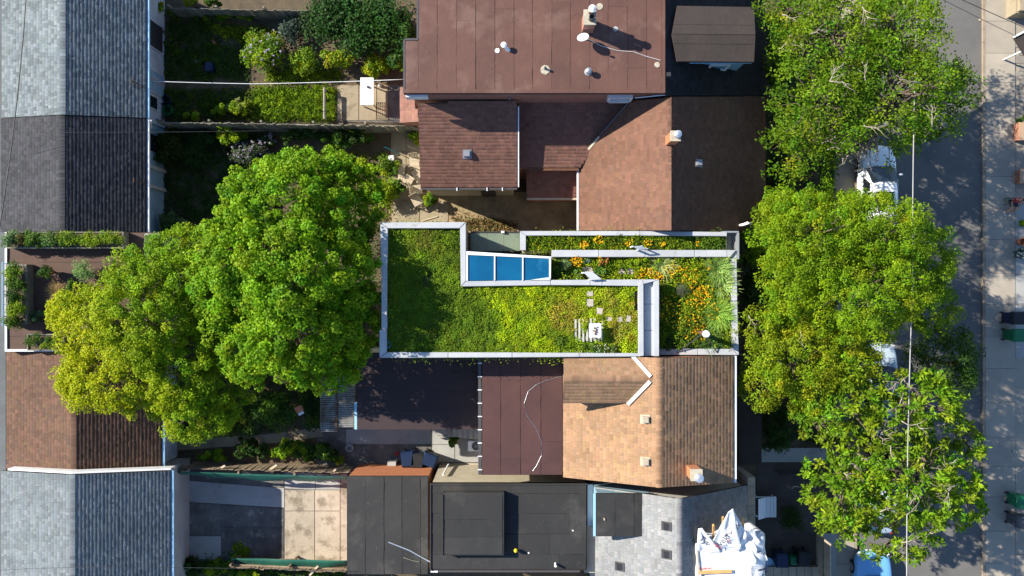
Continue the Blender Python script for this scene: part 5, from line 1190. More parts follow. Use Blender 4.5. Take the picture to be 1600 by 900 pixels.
def flowers(label, spots, z, per=28, sz=.042, cols=ORANGE, hh=.34, name='orange_flowers'):
    P = []; S = []
    for x, y, r, k in spots:
        for _ in range(int(k * 1.5)):
            a = random.random() * 6.28; rr = 1.25 * r * math.sqrt(random.random()); c = W(x + rr * math.cos(a), y + rr * math.sin(a), z + hh); P.append((c.x, c.y, z + hh * random.uniform(.6, 1.25)))
    P = np.array(P); Q = puff(P, per // 4, sz * (.25 + .6 * RNG.random(len(P))), .4); st = MB()
    for p in P: st.tube([(p[0], p[1], z), (p[0] + .01, p[1], p[2])], .004, 3, False)
    c = np.repeat(pal(len(P), cols, .14, .04), per // 4, 0)
    root = thing(name, label, 'flowers', (float(P[0, 0]), float(P[0, 1]), z))
    s_ = st.build('flower_stems', mat('flower_stem', (.06, .11, .02)), root); s_['kind'] = 'stuff'
    f = leaf_mesh('blossoms', Q, sz, c, M['petal'], root, .85, 1.3); f['kind'] = 'stuff'; root['kind'] = 'stuff'
flowers('mass of orange blossoms spread over the lower terrace', [(1062, 428, 12, 46), (1078, 430, 12, 46), (1086, 445, 9, 30), (1050, 422, 10, 24), (1098, 462, 12, 36), (1090, 470, 14, 50), (1104, 455, 8, 22), (1120, 480, 8, 14), (1050, 470, 12, 30), (1045, 490, 12, 26), (1058, 500, 12, 22), (1085, 505, 14, 36), (1095, 520, 10, 20), (1075, 515, 12, 18), (1112, 420, 8, 14), (1115, 490, 8, 22), (1006, 427, 8, 42), (998, 428, 6, 26), (1020, 428, 7, 22), (1030, 432, 6, 18)], ZSR)
flowers('small orange blossoms in the terrace strip behind the skylight', [(902, 408, 7, 40), (896, 405, 5, 14), (940, 405, 6, 10)], ZSR, hh=.4)
flowers('orange and yellow blossoms on the narrow strip roof', [(935, 374, 6, 40), (912, 382, 6, 22), (983, 378, 5, 16), (1012, 380, 6, 18), (1034, 382, 4, 8), (1090, 381, 3, 6)], ZST, hh=.3)
shrub('dark glossy shrub at the end of the blue skylight', 873, 424, 14, .55, 1100, .08, MID, ZSR, group='shrubs on the terrace', ry=16)
shrub('pale grey-green shrub with broad leaves by the skylight', 885, 412, 13, .6, 500, .12, [(.17,.25,.08), (.2,.28,.1)], ZSR, group='shrubs on the terrace', aspect=.4)
shrub('light green shrub left of the white step plate', 903, 428, 9, .5, 420, .10, [(.12,.21,.04), (.15,.25,.05)], ZSR, group='shrubs on the terrace')
shrub('lime shrub behind the terrace parapet, right of the red flowers', 1000, 408, 15, .45, 900, .07, LIME, ZSR, group='shrubs on the terrace', ry=8)
shrub('light green shrub in the terrace strip beside the white step plate', 940, 423, 11, .45, 700, .09, [(.11,.22,.03)], ZSR, group='shrubs on the terrace')
shrub('small red-flowering shrub by the strip parapet', 945, 409, 10, .45, 500, .07, OLV, ZSR, group='shrubs on the terrace', flowers=([(.4,.09,.05), (.45,.16,.06)], 40, .05))
shrub('blue-green feathery shrub next to the orange flowers by the skylight', 918, 408, 8, .45, 500, .05, [(.12,.2,.13)], ZSR, group='shrubs on the terrace')
shrub('grey thistle-like shrub in the middle of the terrace flowers', 1063, 455, 15, .55, 900, .05, [(.10,.12,.07), (.13,.14,.09)], ZSR, group='shrubs on the terrace', aspect=.25)
shrub('dark shrub in the shaded corner of the terrace by the channel parapet', 1043, 535, 14, .5, 900, .06, DK, ZSR, group='shrubs on the terrace')
shrub('small bright green shrub at the terrace parapet beside a guy rod', 1067, 537, 10, .45, 500, .07, MID, ZSR, group='shrubs on the terrace')
shrub('yellow-green sedum tuft growing through the slatted pallet', 918, 510, 12, .3, 700, .06, YEL + LIME, ZSM, group='tufts on the upper green roof', ry=8)
shrub('rounded sedum tuft at the lower edge beside the pallet', 885, 530, 18, .25, 1100, .06, LIME + MID, ZSM, group='tufts on the upper green roof', ry=16)
shrub('dark flowering tuft spilling over the lower edge of the green roof', 935, 547, 32, .26, 1600, .06, MID + OLV, ZSM, group='tufts on the upper green roof', ry=11, flowers=(WHITEF, 70, .03))

# ------------------------------------------------------------------ roof terrace planters on the lane side
for k, (lab, x, y, r_, ry, p_, sz) in enumerate((
    ('silvery leaved plant at the lane end of the long planter', 17, 374, 11, 14, [(.12,.2,.06), (.15,.22,.09)], .07), ('rust-brown plant in the long planter by the charcoal roof', 32, 376, 9, 9, [(.15,.12,.03), (.08,.11,.02)], .06),
    ('leafy green plant, third in the long planter from the lane', 53, 373, 15, 13, MID, .08), ('pale variegated plant in the middle of the long planter', 80, 374, 14, 13, [(.17,.24,.07), (.1,.18,.03)], .07), ('bright green plant right of the variegated one in the long planter', 108, 374, 17, 12, LIME + MID, .07),
    ('lime plant in the long planter, second from its right end', 138, 374, 18, 12, LIME, .06), ('lime plant at the right end of the long planter', 171, 373, 20, 12, LIME, .06))):
    shrub(lab, x, y, r_ + 3, .5, 1300, sz, p_, ZT + .43, group='plants in the long planter', ry=ry + 1, dense=.5)
for k, (lab, x, y, r_, p_) in enumerate((('top plant in the grey lane-side planter', 24, 424, 15, MID + LIME), ('dark leafy plant second from the top in the lane-side planter', 25, 444, 16, MID), ('rounded plant in the middle of the lane-side planter', 22, 464, 14, MID + DK), ('yellowish plant second from the bottom of the lane-side planter', 24, 482, 15, LIME + OLV), ('bottom plant in the grey lane-side planter', 22, 500, 14, OLV + MID))):
    shrub(lab, x, y, r_ + 1, .55, 1200, .075, p_, ZT + .43, group='plants in the lane-side planter', ry=14, dense=.5)
shrub('feathery green plant at the left end of the low terrace planter', 52, 533, 14, .4, 800, .06, MID, ZT + .33, ry=14, group='plants in the low planter')
shrub('pale flecked plant beside the yellow-green tree in the low terrace planter', 80, 536, 18, .4, 1000, .06, LIME + MID, ZT + .33, ry=12, group='plants in the low planter')
patch('herb_bed', 'small round leaves filling the corner planter on the roof terrace', 'herbs', [(227, 366), (247, 366), (247, 404), (227, 404)], ZT + .41, 900, .10, .08, lambda q: pal(len(q), [(.11,.2,.03), (.14,.24,.05)], .12), 12, aspect=.8, up=1.2)
shrub('dark round bush in a pot on the brown terrace', 72, 425, 13, .6, 900, .06, DK + MID, ZT + .25, name='potted_bush', pot=.24)
bpy.data.objects['potted_bush'].children[-1].location.z = -.25
shrub('pale mint-green bush on the terrace beside the tree crown', 131, 425, 17, .7, 1500, .06, [(.20,.32,.10), (.16,.29,.08)], ZT, ry=18, name='round_bush')
shrub('dull blue-green bush on the terrace beside the lane-side planter', 62, 494, 16, .5, 800, .07, [(.06,.12,.06), (.07,.14,.05)], ZT, name='round_bush', ry=10)
shrub('dark green bush on the terrace below the pale mint bush', 112, 445, 12, .5, 600, .08, MID, ZT, name='round_bush')
grass_clump('straw-coloured grass clump on the brown terrace', 88, 456, ZT, 520, .55, 1.0, [(.36,.25,.11), (.3,.2,.09)], width=.010, base_r=.14)

# ------------------------------------------------------------------ gardens at ground level
def weeds(label, poly, n, leaf, h, p_, seed, name='weed_cover', **k): return patch(name, label, 'weeds', poly, .0, n, leaf, h, lambda q: pal(len(q), p_, .2), seed, **k)
weeds('yellowish weeds in the sunny part of the upper garden', [(315, 40), (420, 45), (430, 75), (395, 72), (340, 52)], 3200, .10, .15, YEL + OLV, 21, clump=14)
weeds('dark low weeds by the peeling garage wall', [(258, 18), (330, 20), (330, 60), (390, 78), (390, 125), (258, 125)], 7000, .10, .2, DK + DK + OLV, 22, clump=14)
weeds('low weeds between garden path and plank fence', [(258, 142), (400, 142), (400, 186), (258, 186)], 5200, .10, .2, DK + OLV, 23, clump=14)
patch('long_grass', 'long bright grass in the bed above the plank fence', 'grass', [(400, 138), (523, 138), (523, 187), (400, 187)], .0, 11000, .20, .3, lambda q: pal(len(q), LIME + MID, .18), 24, aspect=.14, up=.1, clump=16)
weeds('weeds on the sandy strip above the path', [(420, 110), (530, 112), (530, 126), (420, 126)], 2600, .09, .15, LIME + OLV, 25, clump=14)
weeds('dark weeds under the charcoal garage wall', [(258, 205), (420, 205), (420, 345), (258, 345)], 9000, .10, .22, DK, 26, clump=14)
weeds('patchy weeds on the bare soil beside the maple', [(420, 235), (612, 240), (612, 345), (420, 300)], 5000, .09, .14, LIME + OLV + [(.2,.15,.06)], 27, clump=12)
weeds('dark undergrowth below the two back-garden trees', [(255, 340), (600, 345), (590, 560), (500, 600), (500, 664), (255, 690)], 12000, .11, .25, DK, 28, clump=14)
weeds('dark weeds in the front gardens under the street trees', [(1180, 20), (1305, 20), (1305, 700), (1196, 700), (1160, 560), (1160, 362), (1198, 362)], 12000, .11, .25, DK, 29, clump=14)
weeds('grass along the foot of the walled yard', [(272, 870), (360, 872), (540, 890), (540, 930), (272, 930)], 4200, .12, .25, MID + DK, 30, clump=14)
weeds('green tufts in the walled yard corner', [(365, 852), (385, 852), (386, 872), (365, 872)], 500, .1, .2, LIME, 31, clump=12)
weeds('brown dry plants along the edge of the sunny patio', [(705, 340), (800, 345), (812, 362), (735, 362)], 2200, .08, .2, [(.22,.14,.06), (.15,.1,.04), (.12,.13,.03)], 32, clump=14)
GB = 'bushes in the back gardens'
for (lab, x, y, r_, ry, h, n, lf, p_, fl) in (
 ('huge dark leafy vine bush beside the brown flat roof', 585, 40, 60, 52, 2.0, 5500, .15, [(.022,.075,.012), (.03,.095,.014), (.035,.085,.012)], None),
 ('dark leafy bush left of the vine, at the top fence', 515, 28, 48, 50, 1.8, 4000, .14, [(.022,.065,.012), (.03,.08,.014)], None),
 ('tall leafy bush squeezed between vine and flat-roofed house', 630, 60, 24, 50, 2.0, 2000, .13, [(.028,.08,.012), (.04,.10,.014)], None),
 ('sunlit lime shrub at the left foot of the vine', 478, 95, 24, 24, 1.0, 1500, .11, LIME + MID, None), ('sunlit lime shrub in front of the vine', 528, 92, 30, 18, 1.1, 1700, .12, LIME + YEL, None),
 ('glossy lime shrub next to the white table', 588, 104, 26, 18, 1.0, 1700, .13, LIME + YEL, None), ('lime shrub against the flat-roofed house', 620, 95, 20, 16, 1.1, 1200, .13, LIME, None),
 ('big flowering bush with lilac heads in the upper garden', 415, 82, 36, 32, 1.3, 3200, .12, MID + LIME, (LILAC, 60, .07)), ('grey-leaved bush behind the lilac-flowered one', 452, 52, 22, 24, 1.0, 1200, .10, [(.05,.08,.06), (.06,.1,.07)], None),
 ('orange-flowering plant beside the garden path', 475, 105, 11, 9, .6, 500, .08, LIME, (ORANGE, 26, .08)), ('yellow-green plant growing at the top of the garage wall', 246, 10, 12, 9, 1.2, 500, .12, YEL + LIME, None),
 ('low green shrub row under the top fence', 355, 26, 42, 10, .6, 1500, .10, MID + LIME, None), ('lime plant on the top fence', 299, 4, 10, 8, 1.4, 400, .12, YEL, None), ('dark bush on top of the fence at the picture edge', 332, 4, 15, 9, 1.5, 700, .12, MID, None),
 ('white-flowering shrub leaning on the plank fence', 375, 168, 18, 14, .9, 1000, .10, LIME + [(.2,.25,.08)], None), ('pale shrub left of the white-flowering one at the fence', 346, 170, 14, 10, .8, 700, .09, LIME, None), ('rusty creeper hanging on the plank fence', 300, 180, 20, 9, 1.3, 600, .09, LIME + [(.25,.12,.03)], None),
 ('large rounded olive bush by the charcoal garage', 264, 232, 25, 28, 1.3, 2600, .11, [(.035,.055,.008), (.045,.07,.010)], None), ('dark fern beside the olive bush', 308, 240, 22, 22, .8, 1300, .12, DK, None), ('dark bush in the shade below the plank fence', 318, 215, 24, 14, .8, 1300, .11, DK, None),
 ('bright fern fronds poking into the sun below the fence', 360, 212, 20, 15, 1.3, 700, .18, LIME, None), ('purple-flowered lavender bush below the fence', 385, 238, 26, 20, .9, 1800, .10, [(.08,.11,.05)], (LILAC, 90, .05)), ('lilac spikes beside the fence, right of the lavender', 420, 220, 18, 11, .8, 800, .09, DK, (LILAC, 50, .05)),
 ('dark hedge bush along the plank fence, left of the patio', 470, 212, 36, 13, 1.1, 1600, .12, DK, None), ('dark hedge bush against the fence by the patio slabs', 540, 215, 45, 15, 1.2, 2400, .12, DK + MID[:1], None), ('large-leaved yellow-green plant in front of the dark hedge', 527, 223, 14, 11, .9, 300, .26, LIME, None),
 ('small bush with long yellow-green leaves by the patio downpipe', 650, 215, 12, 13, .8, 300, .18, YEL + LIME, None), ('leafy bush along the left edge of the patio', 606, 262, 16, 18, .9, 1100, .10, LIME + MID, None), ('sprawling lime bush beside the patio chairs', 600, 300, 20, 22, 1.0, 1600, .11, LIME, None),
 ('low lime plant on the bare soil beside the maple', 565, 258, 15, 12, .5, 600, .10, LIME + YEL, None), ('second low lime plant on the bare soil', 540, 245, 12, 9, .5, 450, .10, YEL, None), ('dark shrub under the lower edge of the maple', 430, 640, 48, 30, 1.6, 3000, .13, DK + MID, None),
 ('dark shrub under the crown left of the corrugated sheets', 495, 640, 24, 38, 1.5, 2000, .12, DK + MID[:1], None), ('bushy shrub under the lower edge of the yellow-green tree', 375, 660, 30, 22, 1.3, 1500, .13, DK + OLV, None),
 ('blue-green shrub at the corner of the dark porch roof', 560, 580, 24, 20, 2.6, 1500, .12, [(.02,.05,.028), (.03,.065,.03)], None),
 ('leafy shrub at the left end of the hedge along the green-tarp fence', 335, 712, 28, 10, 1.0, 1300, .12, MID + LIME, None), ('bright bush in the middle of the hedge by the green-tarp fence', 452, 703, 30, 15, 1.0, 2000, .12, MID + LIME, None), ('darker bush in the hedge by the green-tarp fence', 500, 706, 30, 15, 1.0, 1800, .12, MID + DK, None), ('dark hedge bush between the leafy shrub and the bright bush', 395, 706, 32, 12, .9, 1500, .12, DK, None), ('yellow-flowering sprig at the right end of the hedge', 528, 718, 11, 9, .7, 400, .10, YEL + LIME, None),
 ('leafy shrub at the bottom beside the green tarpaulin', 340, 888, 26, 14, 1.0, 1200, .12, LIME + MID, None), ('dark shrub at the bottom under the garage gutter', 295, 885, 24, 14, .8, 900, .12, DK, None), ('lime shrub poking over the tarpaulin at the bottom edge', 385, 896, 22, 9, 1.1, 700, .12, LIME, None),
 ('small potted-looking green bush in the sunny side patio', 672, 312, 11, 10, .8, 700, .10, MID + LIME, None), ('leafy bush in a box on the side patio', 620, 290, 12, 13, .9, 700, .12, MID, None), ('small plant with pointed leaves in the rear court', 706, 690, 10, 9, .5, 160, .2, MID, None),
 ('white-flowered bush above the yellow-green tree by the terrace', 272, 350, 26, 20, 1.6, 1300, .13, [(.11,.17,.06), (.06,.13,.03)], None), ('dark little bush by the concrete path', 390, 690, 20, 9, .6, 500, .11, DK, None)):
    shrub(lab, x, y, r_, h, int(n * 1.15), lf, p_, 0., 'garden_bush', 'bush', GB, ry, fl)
for (lab, x, y, r_, ry, h, n, lf, p_) in (('leafy shrub at the street corner of the strip roof', 1166, 388, 17, 26, 4.2, 1100, .14, MID + LIME), ('dark shrub against the street wall of the green-roofed house', 1172, 450, 22, 45, 2.4, 1800, .14, DK), ('dark hedge bush beside the tan house porch', 1212, 668, 20, 40, 1.6, 2200, .12, DK), ('dark bush under the uppermost street tree', 1215, 90, 22, 60, 2.2, 2400, .13, DK + MID[:1]), ('dark bush in front of the brown gabled house', 1215, 280, 20, 50, 2.0, 2200, .13, DK)):
    shrub(lab, x, y, r_, h, n, lf, p_, 0., 'front_garden_bush', 'bush', 'bushes in the front gardens', ry)
# round bush with a pale centre in the front court
shrub('round clipped bush in the reddish front court', 1236, 808, 21, .8, 1800, .07, [(.03,.06,.008), (.04,.075,.010)], 0., 'front_garden_bush', 'bush', 'bushes in the front gardens', 23)

# ------------------------------------------------------------------ trees
MAPLE = [(.145,.275,.006), (.17,.305,.006), (.115,.24,.006), (.20,.33,.008)]
tree('large fresh-green maple in the back garden beside the green roof', (455, 470), [(455, 420, 7.9, 88, 88, 2.1), (440, 322, 7.0, 95, 68, 1.8), (385, 405, 7.2, 70, 78, 1.8), (515, 425, 6.7, 68, 85, 1.9), (465, 515, 7.0, 88, 72, 2.0), (540, 325, 5.4, 60, 64, 1.4), (347, 440, 5.8, 46, 86, 1.5), (545, 500, 5.6, 46, 70, 1.6), (490, 262, 5.8, 76, 28, 1.1), (400, 548, 5.8, 60, 50, 1.4), (500, 578, 5.8, 58, 38, 1.3)],
     1500, 86, .102, MAPLE, .24, .28, name='maple_tree', aspect=.85, cj=.13, droop=.25)
def yl(P):
    px = 800 + P[:, 0] * FPX / (CAMH - P[:, 2]); py = 450 - P[:, 1] * FPX / (CAMH - P[:, 2])
    return np.clip((228 - px + .5 * (py - 520)) / 115 + .25 * fbm(P[:, 0], P[:, 1], 5), 0, .95)
tree('yellow-green tree overhanging the roof terrace and brown garage', (255, 560), [(225, 500, 5.7, 82, 82, 1.7), (245, 435, 4.9, 80, 50, 1.4), (150, 500, 4.5, 62, 54, 1.2), (180, 590, 4.7, 82, 60, 1.4), (285, 560, 4.7, 78, 92, 1.6), (305, 640, 4.1, 62, 46, 1.2), (292, 388, 4.2, 46, 38, 1.0), (126, 592, 4.2, 34, 46, .9), (108, 482, 4.0, 36, 24, .7), (345, 600, 3.9, 52, 56, 1.3)],
     1500, 78, .086, [(.18,.295,.005), (.215,.32,.006), (.145,.26,.005)], .18, .26, name='broadleaf_tree', aspect=.7, lpal=yl, cj=.14)
SG = 'street trees'
tree('tall green street tree with bare twigs at the top of the street', (1335, 190), [(1300, 60, 7.6, 88, 78, 2.0), (1395, 55, 7.8, 68, 72, 2.0), (1285, 165, 7.6, 84, 80, 2.0), (1390, 150, 8.0, 88, 76, 2.0), (1468, 150, 6.6, 44, 66, 1.5), (1247, 235, 6.2, 62, 48, 1.5), (1425, 205, 5.2, 40, 26, 1.0), (1230, 20, 6.6, 46, 50, 1.5), (1285, 90, 4.3, 90, 85, 1.6), (1385, 165, 4.3, 62, 85, 1.5), (1390, 40, 4.4, 60, 60, 1.4), (1275, 195, 4.2, 70, 55, 1.4)],
     900, 44, .13, [(.105,.195,.007), (.13,.22,.007), (.16,.245,.009), (.08,.165,.007)], .26, .34, style='rosette', group=SG, aspect=.5, bare=34, cj=.18)
tree('dense lime-green street tree in the middle of the street row', (1330, 430), [(1265, 365, 7.6, 82, 66, 2.0), (1365, 365, 7.8, 84, 66, 2.0), (1240, 440, 7.0, 58, 62, 1.8), (1345, 455, 7.8, 90, 76, 2.1), (1435, 410, 6.4, 48, 66, 1.6), (1215, 330, 6.2, 36, 34, 1.2), (1455, 480, 5.4, 34, 40, 1.2), (1270, 380, 4.4, 90, 85, 1.6), (1360, 430, 4.4, 80, 90, 1.6)],
     1600, 78, .09, [(.165,.275,.006), (.20,.30,.006), (.13,.24,.006)], .26, .27, group=SG, aspect=.5, cj=.15)
tree('yellowish airy tree beside the tan house front', (1245, 560), [(1190, 515, 6.0, 40, 36, 1.2), (1245, 560, 6.6, 68, 62, 1.6), (1315, 565, 6.4, 56, 52, 1.5), (1190, 595, 5.6, 38, 42, 1.2), (1240, 500, 6.2, 40, 30, 1.2), (1260, 620, 5.4, 40, 30, 1.1), (1260, 560, 4.0, 70, 60, 1.3)],
     600, 60, .098, [(.19,.26,.007), (.16,.245,.007), (.22,.28,.008)], .16, .28, group=SG, aspect=.55, bare=3, cj=.18)
tree('small dark street tree overhanging the roadway', (1475, 565) if False else (1445, 560), [(1470, 560, 5.2, 54, 50, 1.4), (1500, 580, 4.6, 26, 24, .8)], 110, 60, .12, [(.045,.095,.012), (.055,.11,.012)], .12, .36, group=SG, aspect=.4, cj=.15)
tree('open-crowned street tree with leaf rosettes and pale bare branches', (1345, 725), [(1320, 635, 6.9, 70, 42, 1.4), (1425, 630, 7.4, 78, 52, 1.6), (1318, 755, 6.7, 62, 72, 1.5), (1425, 750, 7.4, 82, 66, 1.7), (1497, 775, 6.3, 40, 46, 1.2), (1395, 845, 6.0, 62, 28, 1.1), (1495, 690, 5.9, 34, 46, 1.2), (1270, 660, 5.6, 30, 40, 1.0), (1370, 690, 4.2, 95, 80, 1.4), (1420, 760, 4.2, 70, 60, 1.3), (1315, 785, 4.2, 62, 60, 1.3)],
     760, 24, .21, [(.14,.26,.010), (.17,.29,.010), (.11,.22,.009), (.21,.30,.014)], .24, .24, style='rosette', group=SG, aspect=.38, bare=36, cj=.15, low=-.1)
# dead branches showing over the white car
db = MB(); 
for k in range(26):
    a = W(1362 + random.uniform(-8, 8), 215 + random.uniform(-6, 6), 6.8); b = W(1328 + random.uniform(-16, 44), 236 + random.uniform(-30, 34), 7.3 + random.uniform(-.3, .3))
    pts = limb(db, a, b, .035, .014, .3, 5, 5)
    for j in range(3):
        p = pts[random.randint(2, 4)]; limb(db, p, p + Vector((random.uniform(-.5, .1), random.uniform(-.4, .3), random.uniform(-.1, .2))), .016, .007, .3, 3, 4)
limb(db, W(1340, 190, 3.0), W(1362, 215, 6.8), .10, .05, .1, 4, 7)
db.build('dead_branches', M['palebark'], bpy.data.objects['broadleaf_tree.001'], smooth=True)

# ------------------------------------------------------------------ fences
def gpt(px, py, z): p = W(px, py, z); return Vector((p.x, p.y, 0))
fence('long grey plank fence between the two back gardens', gpt(245, 190, 1.8), gpt(652, 196, 1.8), 1.8, .15, M['greywood'], side=-1, thick=.03)
fence('low pale fence along the top of the upper garden', gpt(262, 11, 1.4), gpt(486, 15, 1.4), 1.35, .16, M['greywood'], side=-1)
fence('timber fence behind the hedge with green tarpaulin on it', gpt(285, 733, 1.5), gpt(548, 740, 1.5), 1.5, .16, M['wood'], side=1)
fence('plank fence at the bottom of the walled yard', gpt(360, 886, 1.5), gpt(542, 893, 1.5), 1.5, .16, M['wood'], side=-1)
def tarp(label, a, b, z0, z1, bulge, n=26):
    A = Vector(a); B = Vector(b); V = []; F_ = []; k = 7; u = (B - A).normalized(); nr = Vector((u.y, -u.x, 0))
    if nr.y > 0: nr = -nr
    for i in range(n + 1):
        t = i / n; p = A.lerp(B, t)
        for j in range(k + 1):
            s = j / k; off = bulge * math.sin(s * 1.9) * (.6 + .4 * math.sin(t * 3.1)) + .05 * math.sin(t * 23 + s * 4) * s
            V.append(p + nr * (.06 + off) + Vector((0, 0, z1 + (z0 - z1) * s + .03 * math.sin(t * 17))))
    for i in range(n):
        for j in range(k): q = i * (k + 1) + j; F_.append((q, q + 1, q + k + 2, q + k + 1))
    m = MB(); m.add(V, F_); o = m.build('tarpaulin', M['tarp'], smooth=True); s = o.modifiers.new('t', 'SOLIDIFY'); s.thickness = .01
    return tag(o, label, 'tarpaulin')
tarp('long green tarpaulin hung along the upper side of the walled yard', gpt(272, 735, 1.5), gpt(548, 744, 1.5), .7, 1.48, .42)
tarp('green tarpaulin sagging over the bottom fence', gpt(358, 888, 1.5) + Vector((0, .45, 0)), gpt(542, 892, 1.5) + Vector((0, .45, 0)), .55, 1.25, .7)
for lab, a, b, w in (('timber brace leaning from the tarpaulin at its left', (352, 727, 1.55), (338, 736, .9), .09), ('timber brace leaning from the tarpaulin in the middle', (433, 726, 1.55), (417, 737, .9), .09), ('timber brace leaning from the tarpaulin at its right', (525, 733, 1.55), (510, 745, .6), .09), ('timber brace at the bottom tarpaulin', (497, 884, 1.4), (484, 899, .9), .09), ('long grey board lying along the walled yard', (345, 735, .55), (427, 741, .1), .2)):
    tag(MB().beam(W(*a), W(*b), w, .05).build('timber_board', M['palewood'] if w < .1 else M['greywood']), lab, 'board')
fb = thing('metal_railing', 'black metal railing across the front court', 'railing', gpt(1222, 738, .5))
p, q = gpt(1222, 742, 1.0), gpt(1292, 740, 1.0)
for z in (.15, .95): MB().beam(p + Vector((0, 0, z)), q + Vector((0, 0, z)), .03, .04).build('rail', M['darkmetal'], fb)
for k in range(24): s = p.lerp(q, k / 23); MB().box(s.x - .01, s.x + .01, s.y - .01, s.y + .01, 0, 1.0).build('baluster', M['darkmetal'], fb)
bw = thing('board_fence', 'tall beige board fence closing the front court on the street side', 'fence', gpt(1288, 860, 1.5))
x_ = W(1276, 850, .1).x
for k in range(6): y_ = W(0, 832, 0).y - k * .42; MB().box(x_, x_ + .05, y_ - .41, y_, 0, 1.75).build('panel', M['palewood'], bw)
MB().box(x_ - .03, x_ - .002, W(0, 832, 0).y - 2.5, W(0, 832, 0).y, .9, 1.0).build('rail', M['wood'], bw)
MB().box(x_ + .06, x_ + .95, W(0, 832, 0).y - 2.5, W(0, 832, 0).y, -.02, .14).build('footing', M['greyconc'], bw)
fp = thing('wooden_deck', 'wooden deck boards at the bottom of the front court', 'deck', gpt(1240, 892, .2))
for k in range(8): a = W(1185 + k * 12, 905, .3); b = W(1185 + (k + 1) * 12 - .7, 886, .3); MB().box(a.x, b.x, a.y - .4, b.y, -.02, .3).build('deck_board', M['palewood'], fp)

# ------------------------------------------------------------------ small things
t = thing('garden_table', 'white rectangular table top on the garden terrace', 'table', gpt(573, 142, .75))
p, q = W(563, 164, .8), W(584, 121, .8)
MB().box(p.x, q.x, p.y, q.y, .76, .8).build('table_top', M['white'], t, bevel=.01)
for x in (p.x + .06, q.x - .06):
    for y in (p.y + .08, q.y - .08): MB().box(x - .025, x + .025, y - .025, y + .025, .01, .76).build('leg', M['white'], t)
tag(MB().lathe(W(575, 136, .8), [(.03, 0), (.06, .03), (.05, .09), (.02, .1)], 10).build('small_pot', M['darkmetal']), 'small dark pot on the white garden table', 'pot')
tag(MB().lathe(W(594, 134, .04), [(.05, 0), (.09, .05), (.08, .13), (.03, .16)], 12).build('white_ball', M['whiteplastic'], smooth=True), 'white ball lying on the shaded terrace by the table', 'ball')
rk = thing('wire_rack', 'rusty wire rack standing below the white table', 'rack', gpt(597, 172, .3))
a, b = gpt(589, 183, .3), gpt(605, 163, .3)
for k in range(6): x = a.x + (b.x - a.x) * k / 5; MB().tube([(x, a.y, .04), (x, a.y, .55), (x, b.y, .55), (x, b.y, .04)], .012, 5).build('wire', M['rust'], rk)
for y in (a.y, (a.y + b.y) / 2, b.y): MB().tube([(a.x, y, .55), (b.x, y, .55)], .012, 5).build('wire', M['rust'], rk)
tag(MB().tube([W(507, 137, .6), W(507, 186, .6)], .07, 8).tube([W(507, 139, .6), gpt(507, 139, .6)], .05, 6).tube([W(507, 184, .6), gpt(507, 184, .6)], .05, 6).build('timber_rail', M['greywood']), 'grey timber rail across the end of the long-grass bed', 'rail')
def chair(label, px, py, rz, m_='palewood'):
    r_ = thing('garden_chair', label, 'chair', (0, 0, 0), 'bleached garden chairs on the side patio')
    for k in range(5): MB().box(-.22, .22, -.21 + k * .088, -.21 + k * .088 + .078, .42, .445).build('seat_slat', M[m_], r_)
    for k in range(4): MB().obox((-.165 + k * .11, .24, .47), .085, .02, .42, 0, -.22).build('back_slat', M[m_], r_)
    for x in (-.2, .2):
        for y in (-.19, .2): MB().box(x - .02, x + .02, y - .02, y + .02, 0, .42).build('leg', M[m_], r_)
    p = gpt(px, py, .5); r_.location = p + Vector((0, 0, .036)); r_.rotation_euler = (0, 0, rz)
chair('bleached wooden chair nearest the plank fence on the side patio', 647, 252, .1); chair('bleached wooden chair in the middle of the side patio', 638, 281, 2.6); chair('bleached wooden chair at the corner of the shingled wing', 652, 296, 1.7); chair('bleached chair standing alone by the potted bush', 651, 314, .5)
bn = thing('garden_bench', 'narrow bleached bench on the side patio by the bed edge', 'bench', gpt(627, 270, .4))
c_ = gpt(627, 270, .4)
for k in range(3): MB().box(c_.x - .16 + k * .11, c_.x - .16 + k * .11 + .1, c_.y - .38, c_.y + .38, .40, .43).build('slat', M['palewood'], bn)
for y in (-.3, .3): MB().box(c_.x - .15, c_.x + .15, c_.y + y - .03, c_.y + y + .03, .03, .40).build('leg', M['palewood'], bn)
ft = thing('folding_table_frame', 'thin dark folding frame lying on the sunny patio', 'frame', gpt(668, 325, .1))
for a, b in (((650, 320), (695, 333)), ((662, 312), (672, 327)), ((672, 327), (686, 313)), ((662, 316), (650, 322))): MB().tube([W(*a, .3), W(*b, .06)], .014, 5).build('tube', M['darkmetal'], ft)
tag(MB().beam(W(660, 345, .06), W(684, 338, .06), .05, .03).build('wooden_batten', M['palewood']), 'wooden batten lying at the patio edge by the green roof', 'batten')
bo = thing('plywood_sheets', 'bleached plywood sheets stacked on the side patio by the wing', 'boards', gpt(645, 272, .1))
for k, (x, y, w, h, a) in enumerate(((652, 276, .35, .7, .5), (646, 262, .5, .12, -.35), (655, 268, .3, .6, .2))): MB().obox(W(x, y, .06) + Vector((0, 0, .01 * k)), w, h, .018, a).build('sheet', M['palewood'], bo)
for lab, x, y, r_, h, m_ in (('pale lidded bucket beside the maple and patio', 609, 297, .11, .45, 'whiteplastic'), ('pale grey round lid lying in the shaded upper garden', 308, 93, .17, .05, 'greyconc'), ('small white bottle on the soil by the lavender', 402, 232, .09, .12, 'whiteplastic')):
    tag(MB().lathe(gpt(x, y, h), [(r_ * .9, 0), (r_, h * .8), (r_ * 1.05, h * .82), (r_ * 1.0, h), (r_ * .1, h * 1.02)], 16).build('round_container', M[m_]), lab, 'container')
